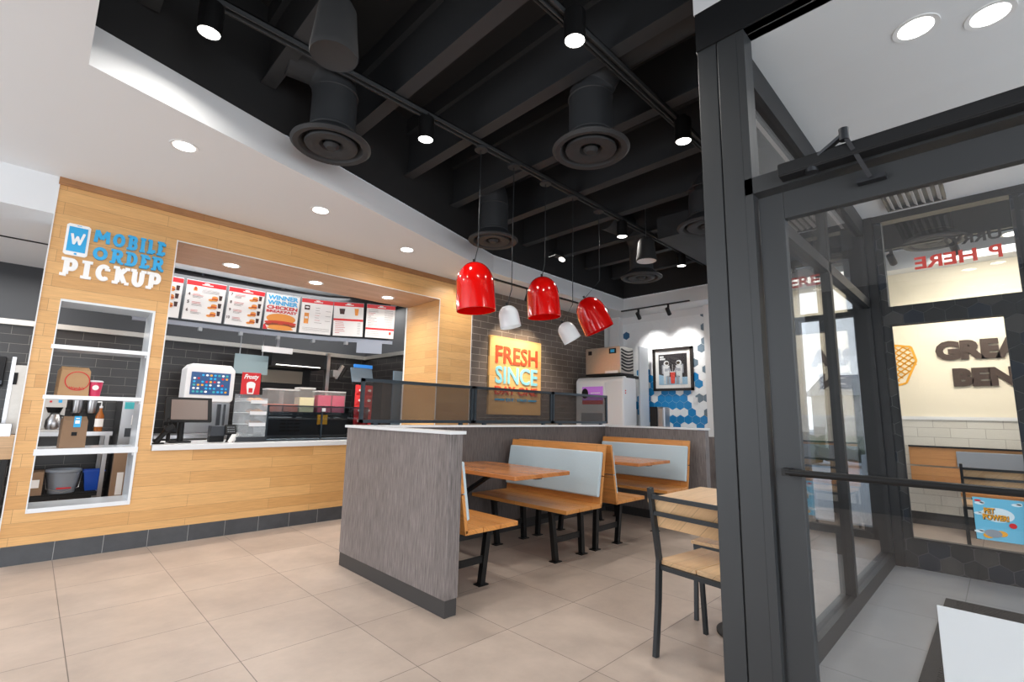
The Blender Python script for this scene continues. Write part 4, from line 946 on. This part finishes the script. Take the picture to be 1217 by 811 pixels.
for i in range(7):
    p, q = Vector(cur[i]), Vector(cur[i + 1]); d = (q - p); wd = d.length - .03; d.normalize()
    t = thing('menu_board', names[i], 'menu board', (p.x + d.x * .015, p.y + d.y * .015, 2.31), math.atan2(d.y, d.x), 'menu boards over the counter')
    Rt = Matrix.Rotation(math.radians(11), 4, 'X')
    b = MB(Rt); b.box(0, wd, .0, .03, 0, .50); b.build('housing', 'grey_plastic', t, bevel=.003)
    Fb = Rt @ F_negY(0, -.001, 0)
    b = MB(Fb); H = .49; b.rect(.004, .004, wd - .004, H, .002, 0)
    if i != 3: b.rect(.004, H - .055, wd - .004, H, .003, 1); b.rect(wd * .38, H - .038, wd * .66, H - .028, .0045, 0); b.ell(wd * .5, H - .018, .03, .009, .0045, 0)
    random.seed(i)
    if i in (0, 1, 2):
        ds = {0: ['1', '2', '3'], 1: ['4', '5', '6'], 2: ['7', '8', '9', '10']}[i]; top = {0: .36, 1: .31, 2: .385}[i]; st = .10
        for k, dg in enumerate(ds):
            y = top - k * st; put_text(b, dg, .03 if len(dg) == 1 else .018, y - .004, .053, y + .034, .0035, 7, .03)
            for r in range(4): b.rect(.08, y + .018 - r * .014, .08 + random.uniform(.07, .12), y + .022 - r * .014, .0035, 3 if r < 2 else 2)
            burger(b, wd - .11, y - .01, .08); b.prism([(wd - .065, y - .02), (wd - .035, y - .02), (wd - .03, y + .04), (wd - .07, y + .04)], 0, .0045, 7); b.ell(wd - .15, y - .03, .03, .015, .0045, 4)
        if i == 1: b.rect(.08, .37, .12, .41, .004, 4); b.rect(.09, .38, .11, .42, .005, 6); [b.rect(.17, .40 - r * .014, .36, .403 - r * .014, .0035, 2) for r in range(4)]
    elif i == 3:
        put_text(b, 'WINNER', .02, .415, wd - .02, .478, .004, 8, .05); put_text(b, 'WINNER', .02, .345, wd - .02, .405, .004, 8, .05)
        put_text(b, 'CHICKEN', .02, .285, wd - .02, .335, .004, 3, .05); put_text(b, 'BREAKFAST', .02, .238, wd - .02, .275, .004, 3, .05)
        burger(b, wd / 2, .11, .44, .66); b.prism([(.004, .004), (.06, .004), (.02, .08), (.004, .06)], 0, .005, 1)
        for k in range(5): b.ell(wd / 2 - .15 + k * .075, .095 + .012 * (k % 2), .04, .012, .010, 6)
    elif i == 4:
        b.rect(.045, .335, .115, .40, .004, 7); b.ell(.08, .37, .025, .012, .005, 0); b.rect(.05, .14, .11, .29, .004, 4); b.rect(.058, .21, .1, .24, .005, 0)
        for r in range(7): b.rect(.19, .37 - r * .035, .19 + random.uniform(.05, .1), .374 - r * .035, .0035, 3 if r in (3, 5) else 2); b.rect(.33, .37 - r * .035, .40, .374 - r * .035, .0035, 2) if r % 2 else None
        for r in range(3): b.rect(.04, .08 - r * .018, .4, .083 - r * .018, .0035, 2)
    elif i == 5:
        b.prism([(.09, .32), (.15, .32), (.16, .40), (.08, .40)], 0, .004, 7); b.prism([(.30, .31), (.34, .31), (.35, .41), (.29, .41)], 0, .004, 4); b.rect(.004, .225, wd - .004, .255, .003, 1)
        for r in range(7): b.rect(.03, .20 - r * .026, .03 + random.uniform(.06, .14), .206 - r * .026, .0035, 3); b.rect(.34, .20 - r * .026, .38, .204 - r * .026, .0035, 2)
    else:
        b.rect(.004, .12, wd - .004, .15, .003, 1)
        for r in range(11): b.rect(.03, .41 - r * .024, .03 + random.uniform(.04, .16), .415 - r * .024, .0035, 3 if r in (2, 3, 7, 9) else 2); b.rect(.26, .41 - r * .024, .38, .414 - r * .024, .0035, 2)
        for r in range(3): b.rect(.03, .09 - r * .024, .2, .094 - r * .024, .0035, 2)
        b.rect(.34, .06, .37, .10, .004, 6)
    b.build('printed_face', ['menu_white', 'menu_red', 'menu_text', 'menu_redtext', 'bun', 'patty', 'bacon', 'cola', 'menu_blue'], t)
b = MB()
for p, q in zip(cur, cur[1:]): b.bar((p[0], p[1] + .16, 2.62), (q[0], q[1] + .16, 2.62), .62, .02, side=(0, 0, 1))
struct('trim_14', b, 'kitchen_paint')

# ------------------------------------------------------------------ KITCHEN
t = thing('soda_kiosk', 'grey touch-screen drinks machine with a colourful screen, behind the counter', 'drinks machine', (1.27, 6.78, 0))
b = MB(F_negY(0, 0, 0)); 
P = [(0 + a, b_) for a, b_ in ((.03, 1.30), (.49, 1.30), (.52, 1.33), (.52, 1.70), (.47, 1.76), (.05, 1.76), (0, 1.70), (0, 1.33))]
b.prism(P, -.30, 0); b.build('head', 'white_plastic', t, bevel=.012)
M['kiosk_screen'] = mat('kiosk_screen', (30, 66, 110), .3, emis=.5)
b = MB(F_negY(0, -.002, 0)); b.rect(.05, 1.39, .47, 1.66, .004, 0)
random.seed(3); kc = [1, 1, 2, 3, 4, 6, 6]
for r in range(6):
    for c2 in range(9):
        if random.random() < .82: b.ell(.085 + c2 * .043, 1.425 + r * .04, .015, .013, .006, random.choice(kc), n=8)
b.build('screen', ['kiosk_screen', 'sign_white', 'red_paint', 'fry_yellow', 'teal', 'panel_purple', 'sign_blue'], t)
b = MB(); b.box(.02, .5, .02, .3, .9, 1.30); b.box(.0, .52, .0, .5, 0, .9); b.build('body', 'steel', t, bevel=.005)
b = MB(); b.box(.36, .40, -.01, .02, .92, 1.28); b.box(.43, .45, -.01, .02, .92, 1.28); b.build('side_post', 'dark_steel', t)
b = MB(); b.box(-.05, .9, -.06, .44, .90, .935); tag(b.build('back_counter', 'steel', loc=(1.0, 6.3, 0)), 'steel ledge below the drinks machine', 'counter')
def simple(name, label, cat, loc, parts, rz=0, group=None):
    t = thing(name, label, cat, loc, rz, group)
    for nm, m, fn in parts:
        b = MB(); fn(b); b.build(nm, m, t, smooth=nm in ('bowl', 'carafe', 'hopper', 'bottle', 'pump', 'bucket', 'bin', 'handle'))
    return t
simple('ceiling_screen', 'pale grey square screen hanging above the cookie case', 'panel', (1.90, 7.3, 1.71), [('panel', 'panel_grey', lambda b: b.box(0, .43, 0, .02, 0, .27)), ('rod', 'steel', lambda b: (b.box(.05, .06, .0, .01, .27, 1.27), b.box(.34, .35, .0, .01, .27, 1.27)))]) if M.setdefault('panel_grey', mat('panel_grey', (138, 158, 164), .5)) else 0
def bin_(b): pass
for k, (x, w_, z1, m, lab) in enumerate(((2.14, .21, .17, 'orange_drink', 'clear drink tank with a little orange juice, left tank'), (2.35, .20, .17, 'orange_drink', 'clear drink tank with a little orange juice, right of the first'), (2.55, .21, .21, 'lemon_drink', 'clear drink tank of pale lemonade'), (2.80, .20, .16, 'berry_drink', 'clear tank of dark pink drink, left one'), (3.0, .20, .16, 'berry_drink', 'clear tank of dark pink drink, rightmost tank'))):
    for nm, c_ in (('orange_drink', (226, 128, 106)), ('lemon_drink', (226, 214, 168)), ('berry_drink', (196, 24, 84))):
        if nm not in M: M[nm] = mat(nm, c_, .15)
    t = thing('drink_tank', lab, 'drink tank', (x, 6.62, 1.20), group='clear drink tanks behind the guard')
    lv = .10 if 'orange' in m else (.20 if 'lemon' in m else .24)
    b = MB(); b.box(.008, w_ - .012, .008, .192, .005, lv); b.build('drink', m, t)
    b = MB(); b.box(0, w_ - .004, 0, .2, 0, .30 if 'lemon' not in m else .33); b.build('tank', 'frosted', t)
    b = MB(); b.box(-.002, w_ - .002, -.002, .202, .285 if 'lemon' not in m else .315, .30 if 'lemon' not in m else .335); b.build('lid', 'acrylic_lid', t)
t = thing('tank_stand', 'dark machine base under the drink tanks', 'machine', (2.10, 6.60, .9))
b = MB(); b.box(0, 1.14, 0, .3, 0, .295); b.build('body', 'dark_steel', t); b = MB()
for i in range(5):
    for j in range(3): b.box(.22 + j * .09, .29 + j * .09, -.006, 0, .05 + i * .045, .07 + i * .045)
b.build('vent', 'black_plastic', t); b = MB(); b.box(.70, .84, -.01, 0, .14, .27); b.build('label', 'fry_yellow', t)
simple('prep_counter', 'steel counter behind the serving counter', 'counter', (1.9, 6.58, 0), [('top', 'steel', lambda b: b.box(0, 1.8, 0, .5, .87, .90)), ('cabinet', 'dark_steel', lambda b: b.box(.02, 1.78, .02, .48, 0, .87))])
simple('extractor_hood', 'black extractor hood with a tan panel at the back of the kitchen', 'hood', (2.36, 7.25, 1.55), [('canopy', 'black_metal', lambda b: (b.box(0, .78, 0, .5, .30, .52), b.box(.0, .74, .45, .5, 0, .3))), ('back_panel', 'tan_panel', lambda b: b.box(.02, .60, .40, .44, .08, .27)), ('light_strip', 'lamp_glow_soft', lambda b: b.box(.06, .7, -.004, .0, .315, .325))]) if M.setdefault('tan_panel', mat('tan_panel', (150, 138, 122), .5)) else 0
simple('steel_post', 'bright steel post at the right of the extractor hood', 'post', (3.14, 7.2, 0), [('post', 'steel', lambda b: b.box(0, .05, 0, .08, 0, 2.1))])
simple('hanging_sign', 'small pale lightbox sign above the grey panel', 'sign', (2.18, 7.1, 2.02), [('box', 'white_plastic', lambda b: b.box(0, .40, 0, .05, 0, .08)), ('bracket', 'steel', lambda b: b.box(.18, .22, .02, .04, .08, .98))])
M['monitor_blue'] = mat('monitor_blue', (40, 120, 200), .3, emis=.6)
simple('order_monitor', 'order monitor with a blue header near the right of the kitchen', 'monitor', (3.36, 6.78, 1.66), [('back', 'hex_steel', lambda b: b.bar((.17, 0, 0), (.17, .08, .22), .34, .03, side=(1, 0, 0))), ('screen', 'monitor_blue', lambda b: b.bar((.20, .075, .225), (.20, .085, .275), .30, .03, side=(1, 0, 0))), ('arm', 'black_metal', lambda b: b.box(.16, .19, .05, .08, -.76, 0))])
simple('wall_gadget', 'silver lever machine mounted beside the order monitor', 'machine', (3.09, 6.85, 1.68), [('body', 'steel', lambda b: (b.box(0, .08, 0, .1, .04, .14), b.bar((.06, .05, .02), (.16, .05, .22), .05, .04))), ('arm', 'black_plastic', lambda b: b.bar((.10, 0, 0), (.2, 0, .18), .03, .03))])
simple('grey_locker', 'grey flat panels standing by the oak pillar', 'panel', (3.86, 6.45, 1.0), [('panel', 'hex_steel', lambda b: b.box(0, .16, 0, .03, -1.0, .85)), ('edge_panel', 'dark_steel', lambda b: b.box(-.16, -.01, .04, .06, -1.0, .70))])
for k in range(8):
    i, j = k % 2, k // 2
    b = MB(); w_, h_ = .13, .15
    b.add([(0, 0, 0), (w_, 0, 0), (w_, 0, h_), (0, 0, h_), (.01, .03, .01), (w_ - .01, .03, .01), (w_ - .01, .03, h_ - .01), (.01, .03, h_ - .01), (w_ / 2, -.03, h_ / 2)], [(0, 1, 8), (1, 2, 8), (2, 3, 8), (3, 0, 8), (0, 4, 5, 1), (1, 5, 6, 2), (2, 6, 7, 3), (3, 7, 4, 0), (4, 7, 6, 5)])
    t = thing('snack_packet', 'red snack packet on the rack, %s column, %s row' % (['left', 'right'][i], ['bottom', 'second', 'third', 'top'][j]), 'packet', (3.28 + i * .14, 6.5, 1.02 + j * .145), group='red snack packets on the rack')
    b.build('packet', 'red_paint', t); b = MB(F_negY(0, -.03, 0)); b.ell(.065, .075, .026, .018, .003); b.build('logo', 'sign_white', t)
simple('snack_rack', 'dark wire rack holding the red snack packets', 'rack', (3.26, 6.535, .89), [('frame', 'black_metal', lambda b: (b.box(0, .01, 0, .02, 0, .75), b.box(.29, .30, 0, .02, 0, .75), [b.box(0, .30, 0, .02, .115 + i * .145, .125 + i * .145) for i in range(5)]))])

# things behind the pickup shelf
simple('steel_table', 'steel work table behind the pickup shelf', 'table', (-.02, 7.15, 0), [('tabletop', 'steel', lambda b: b.box(0, .72, 0, .6, .90, .945)), ('leg', 'steel', lambda b: b.box(.66, .70, .03, .07, 0, .9)), ('leg', 'steel', lambda b: b.box(.02, .06, .03, .07, 0, .9)), ('leg', 'steel', lambda b: b.box(.66, .70, .53, .57, 0, .9)), ('wire_deck', 'black_metal', lambda b: ([b.box(.06, .66, .04 + i * .045, .046 + i * .045, .275, .281) for i in range(12)], b.box(.06, .66, .04, .05, .245, .287), [b.box(.07 + i * .05, .075 + i * .05, .039, .54, .269, .275) for i in range(12)]))])
simple('coffee_machine', 'coffee brewer with a steel jug behind the pickup shelf', 'coffee machine', (.10, 7.22, .946), [('body', 'brushed', lambda b: (b.box(0, .18, .14, .3, 0, .36), b.box(0, .18, 0, .3, .26, .36), b.box(0, .18, 0, .3, 0, .02))), ('brew_head', 'black_plastic', lambda b: b.lathe([(.05, .20), (.07, .26)], 18, T=TR(.09, .07, 0))), ('button', 'sign_blue', lambda b: b.box(.11, .14, -.008, 0, .31, .34)), ('button', 'red_paint', lambda b: b.box(.04, .06, -.008, 0, .31, .33))])
simple('coffee_jug', 'round steel coffee jug with a black handle', 'jug', (.20, 7.23, .967), [('carafe', 'steel', lambda b: b.lathe([(.06, 0), (.072, .03), (.07, .10), (.045, .15), (.04, .165)], 24)), ('handle', 'black_plastic', lambda b: b.tube([(.04, -.02, .15), (.10, -.03, .14), (.105, -.03, .07), (.07, -.02, .03)], .009, 8)), ('lid', 'black_plastic', lambda b: b.lathe([(.042, .165), (.03, .18)], 20))])
for k, x in enumerate((.37, .50)):
    simple('coffee_grinder', ['steel coffee dispenser left of the syrup bottle, left one', 'steel coffee dispenser left of the syrup bottle, right one'][k], 'dispenser', (x, 7.32, .946), [('hopper', 'steel', lambda b: b.lathe([(.045, .2), (.05, .22), (.05, .38), (.045, .4)], 20)), ('stand', 'black_plastic', lambda b: (b.box(-.03, .03, -.03, .05, 0, .2), b.box(-.035, .035, -.06, .05, 0, .02)))], group='coffee dispensers')
simple('syrup_bottle', 'amber syrup bottle with a white label and pump', 'bottle', (.575, 7.25, .946), [('bottle', 'amber', lambda b: b.lathe([(.036, 0), (.038, .01), (.038, .17), (.014, .23), (.014, .26)], 20)), ('label', 'paper', lambda b: b.lathe([(.0385, .05), (.0385, .14)], 20, cap0=False, cap1=False)), ('pump', 'white_plastic', lambda b: (b.lathe([(.016, .26), (.016, .28), (.006, .285), (.006, .33)], 12), b.tube([(0, 0, .33), (-.04, -.02, .325)], .007, 8)))])
simple('steel_fridge', 'narrow steel fridge with a teal label behind the pickup shelf', 'fridge', (.76, 7.2, 0), [('body', 'steel', lambda b: b.box(0, .2, 0, .55, .78, 1.30)), ('label', 'teal', lambda b: b.box(.02, .17, -.006, 0, 1.2, 1.28)), ('panel', 'paper', lambda b: b.box(.10, .16, -.006, 0, 1.02, 1.13)), ('recess', 'dark_steel', lambda b: b.box(.05, .14, -.004, 0, .88, .98)), ('base', 'black_metal', lambda b: b.box(0, .2, .02, .55, 0, .78))])
simple('mop_bucket', 'grey bucket with a wire handle and red stripe on the wire shelf', 'bucket', (.35, 7.36, .283), [('bucket', 'bucket_grey', lambda b: (b.lathe([(.11, 0), (.14, .22), (.152, .225), (.152, .25), (.14, .25), (.135, .22), (.11, .02)], 28, cap1=True))), ('stripe', 'red_paint', lambda b: b.box(-.05, .07, -.131, -.122, .05, .065)), ('handle', 'steel', lambda b: b.tube([(-.155, 0, .22), (-.13, -.12, .06), (0, -.165, -.0 + .02), (.13, -.12, .06), (.155, 0, .22)], .004, 6))])
simple('blue_bin', 'bright blue plastic tub on the wire shelf', 'tub', (.525, 7.33, .283), [('bin', 'blue_bin', lambda b: b.add([(.02, .02, 0), (.14, .02, 0), (.14, .18, 0), (.02, .18, 0), (-.01, 0, .22), (.17, 0, .22), (.17, .2, .22), (-.01, .2, .22)], [(0, 3, 2, 1), (0, 1, 5, 4), (1, 2, 6, 5), (2, 3, 7, 6), (3, 0, 4, 7)])), ('rim', 'blue_bin', lambda b: (b.box(-.018, .178, -.008, .002, .205, .222), b.box(-.018, .178, .198, .208, .205, .222)))])
def carton(loc, w_, d_, h_, label, m='kraft_dark'):
    simple('cardboard_box', label, 'box', loc, [('carton', m, lambda b: b.box(0, w_, 0, d_, 0, h_)), ('flap', m, lambda b: (b.box(-.002, w_ + .002, 0, d_ / 2 - .002, h_, h_ + .004), b.box(-.002, w_ + .002, d_ / 2 + .002, d_, h_, h_ + .004))), ('label', 'paper', lambda b: b.box(w_ * .35, w_ * .8, -.002, 0, h_ * .35, h_ * .7))])
carton((.05, 7.2, .283), .14, .3, .235, 'small cardboard box with a white label beside the grey bucket')
carton((.74, 7.1, 0), .13, .09, .70, 'tall narrow cardboard box standing right of the table leg')

# left of the oak wall
simple('wall_dispenser', 'black wall dispenser at the far left edge', 'dispenser', (-.42, 7.55, 1.42), [('body', 'black_plastic', lambda b: b.box(0, .17, 0, .2, 0, .32)), ('lip', 'dark_steel', lambda b: b.box(0, .17, -.03, 0, .02, .06))])
simple('steel_cabinet', 'tall steel cabinet side beyond the left edge of the oak wall', 'cabinet', (-.19, 7.1, .93), [('side', 'steel', lambda b: b.box(0, .03, 0, .6, 0, .78)), ('door', 'brushed', lambda b: b.box(0.03, .14, .02, .6, 0, .70)), ('hinge', 'black_plastic', lambda b: b.box(.03, .06, -.01, .02, .5, .62))])
simple('wooden_case', 'pale wooden box on a dark stand at the far left edge', 'box', (-.50, 6.3, .0), [('box', 'chair_wood', lambda b: b.box(0, .43, 0, .4, .74, .94)), ('steel_top', 'steel', lambda b: b.box(0, .40, .05, .4, .94, 1.05)), ('stand', 'black_metal', lambda b: (b.box(0.02, .06, 0, .04, 0, .74), b.box(.37, .41, 0, .04, 0, .74), b.box(.02, .41, .02, .38, .1, .70)))])

# ------------------------------------------------------------------ VESTIBULE AND FAR ROOM
t = thing('door_mat', 'dark ribbed rubber mat on the grey vestibule floor', 'mat', (3.15, -1.05, 0))
b = MB(); b.box(0, 1.58, 0, 1.45, 0, .008); b.build('mat', 'mat_rubber', t, bevel=.003)
b = MB()
for i in range(52): b.box(.06 + i * .029, .072 + i * .029, .06, 1.39, .008, .0105)
b.build('ribs', 'mat_rubber', t)
t = thing('door_poster', 'plain white back of a poster stuck low on the entrance door glass', 'poster', (SX + .062, .226, .06))
b = MB(F_negX(-.002, 0, 0)); b.rect(0, 0, .46, .525, .0015); b.build('sheet', 'white_gloss', t)
t = thing('window_poster', 'pale blue PET POWER! poster low on the far vestibule window', 'poster', (5.535, .235, .31))
M['poster_blue'] = mat('poster_blue', (110, 188, 220), .4); M['poster_cloud'] = mat('poster_cloud', (214, 232, 240), .5)
b = MB(F_negX(0, 0, 0)); b.rect(0, 0, .40, .325, .002, 0)
for x, y in ((.04, .28), (.25, .29), (.34, .25), (.03, .2), (.33, .06), (.02, .06)): b.ell(x, y, .03, .011, .003, 1); b.ell(x + .015, y + .008, .016, .009, .003, 1)
b.ell(.135, .20, .095, .055, .0035, 1)
put_text(b, 'PET', .062, .205, .125, .25, .006, 3, .08); put_text(b, 'PET', .060, .208, .122, .25, .007, 2, .03)
put_text(b, 'POWER!', .052, .155, .20, .203, .006, 3, .08); put_text(b, 'POWER!', .050, .158, .198, .203, .007, 2, .03)
for x, y, rx, ry, m_ in ((.10, .055, .05, .03, 4), (.145, .06, .035, .022, 2), (.07, .035, .03, .02, 2), (.215, .13, .022, .02, 5), (.03, .30, .02, .008, 5)): b.ell(x, y, rx, ry, .005 + .001 * m_ / 5, m_)
b.build('sheet', ['poster_blue', 'poster_cloud', 'fry_yellow', 'black_plastic', 'bucket_grey', 'red_paint'], t)
t = thing('window_lettering', 'mirror-reversed black and red lettering on the far transom glass', 'lettering', (5.535, 0, 2.59))
b = MB(F_negX(0, 0, 0)); put_text(b, 'HERE', -.43, .0, -.02, .112, .002, 0, .03, mirror=True); put_text(b, 'P', .05, .0, .13, .112, .002, 0, .03, mirror=True); b.build('red_letters', 'mirrored_red', t)
b = MB(F_negX(0, 0, 0)); put_text(b, 'URRY?', -.22, .16, .14, .24, .002, 0, .03, mirror=True); b.build('black_letters', 'mirrored_black', t)
t = thing('wall_lettering', 'large dark brown letters on the cream wall of the far room', 'lettering', (7.899, 0, 0))
b = MB(F_negX(0, 0, 0)); put_text(b, 'GREA', -.51, 1.98, .27, 2.22, .02, 0, .07, depth=.02); b.build('top_row', 'letter_brown', t)
b = MB(F_negX(0, 0, 0)); put_text(b, 'BEN', -.375, 1.66, .17, 1.88, .02, 0, .07, depth=.02); b.build('bottom_row', 'letter_brown', t)
t = thing('wall_graphic', 'yellow lattice graphic on the cream wall left of the brown letters', 'wall graphic', (7.899, 0, 0))
b = MB(F_negX(0, 0, 0)); random.seed(4)
S_ = [(-.95, 2.22), (-.74, 2.18), (-.70, 2.0), (-.82, 1.72), (-.95, 1.68)]
for p, q in zip(S_, S_[1:]):
    d = Vector((q[0] - p[0], q[1] - p[1])).normalized() * .012; b.prism([(p[0] - d.y, p[1] + d.x), (p[0] + d.y, p[1] - d.x), (q[0] + d.y, q[1] - d.x), (q[0] - d.y, q[1] + d.x)], 0, .006)
for k in range(11):
    for sgn in (1, -1):
        pts = []
        for i in range(40):
            x = -.95 + .25 * i / 39; y = 1.62 + k * .07 + sgn * (x + .82) * .8
            lim = 2.2 if x < -.74 else 2.1
            lo = 1.69 + max(0, (x + .93)) * 1.1
            if lo < y < lim - max(0, x + .8) * .5: pts.append((x, y))
        if len(pts) > 3:
            p, q = pts[0], pts[-1]; d = Vector((q[0] - p[0], q[1] - p[1])).normalized() * .008
            b.prism([(p[0] - d.y, p[1] + d.x), (p[0] + d.y, p[1] - d.x), (q[0] + d.y, q[1] - d.x), (q[0] - d.y, q[1] + d.x)], 0, .005)
b.build('lattice', 'fry_yellow', t)
t = thing('wall_bench', 'long wooden wall bench with a blue-grey pad against the white tiles of the far room', 'bench', (7.35, -.9, 0))
b = MB(); b.box(.40, .43, -2.0, 1.75, .72, .93); b.box(.40, .43, -2.0, 1.75, .50, .70); b.build('back_board', 'far_wood', t)
b = MB(); b.box(.37, .40, -2.0, 1.32, .72, .90); b.build('back_cushion', 'bucket_grey', t, bevel=.008)
b = MB(); b.box(0, .40, -2.0, 1.3, .43, .47); b.build('seat', 'bench_wood', t)
for y in (-1.6, -.6, .4, 1.2):
    b = MB(); b.bar((.06, y, 0), (.04, y, .43), .04, .04); b.bar((.34, y, 0), (.36, y, .5), .04, .04); b.build('leg', 'black_metal', t)
b = MB(); b.box(.38, .45, -2.0, 1.75, .93, .95); b.build('top_rail', 'black_metal', t)
c1 = dup(ch, (6.40, .11, 0), math.radians(4), 'black metal dining chair in the far room behind the vestibule window')
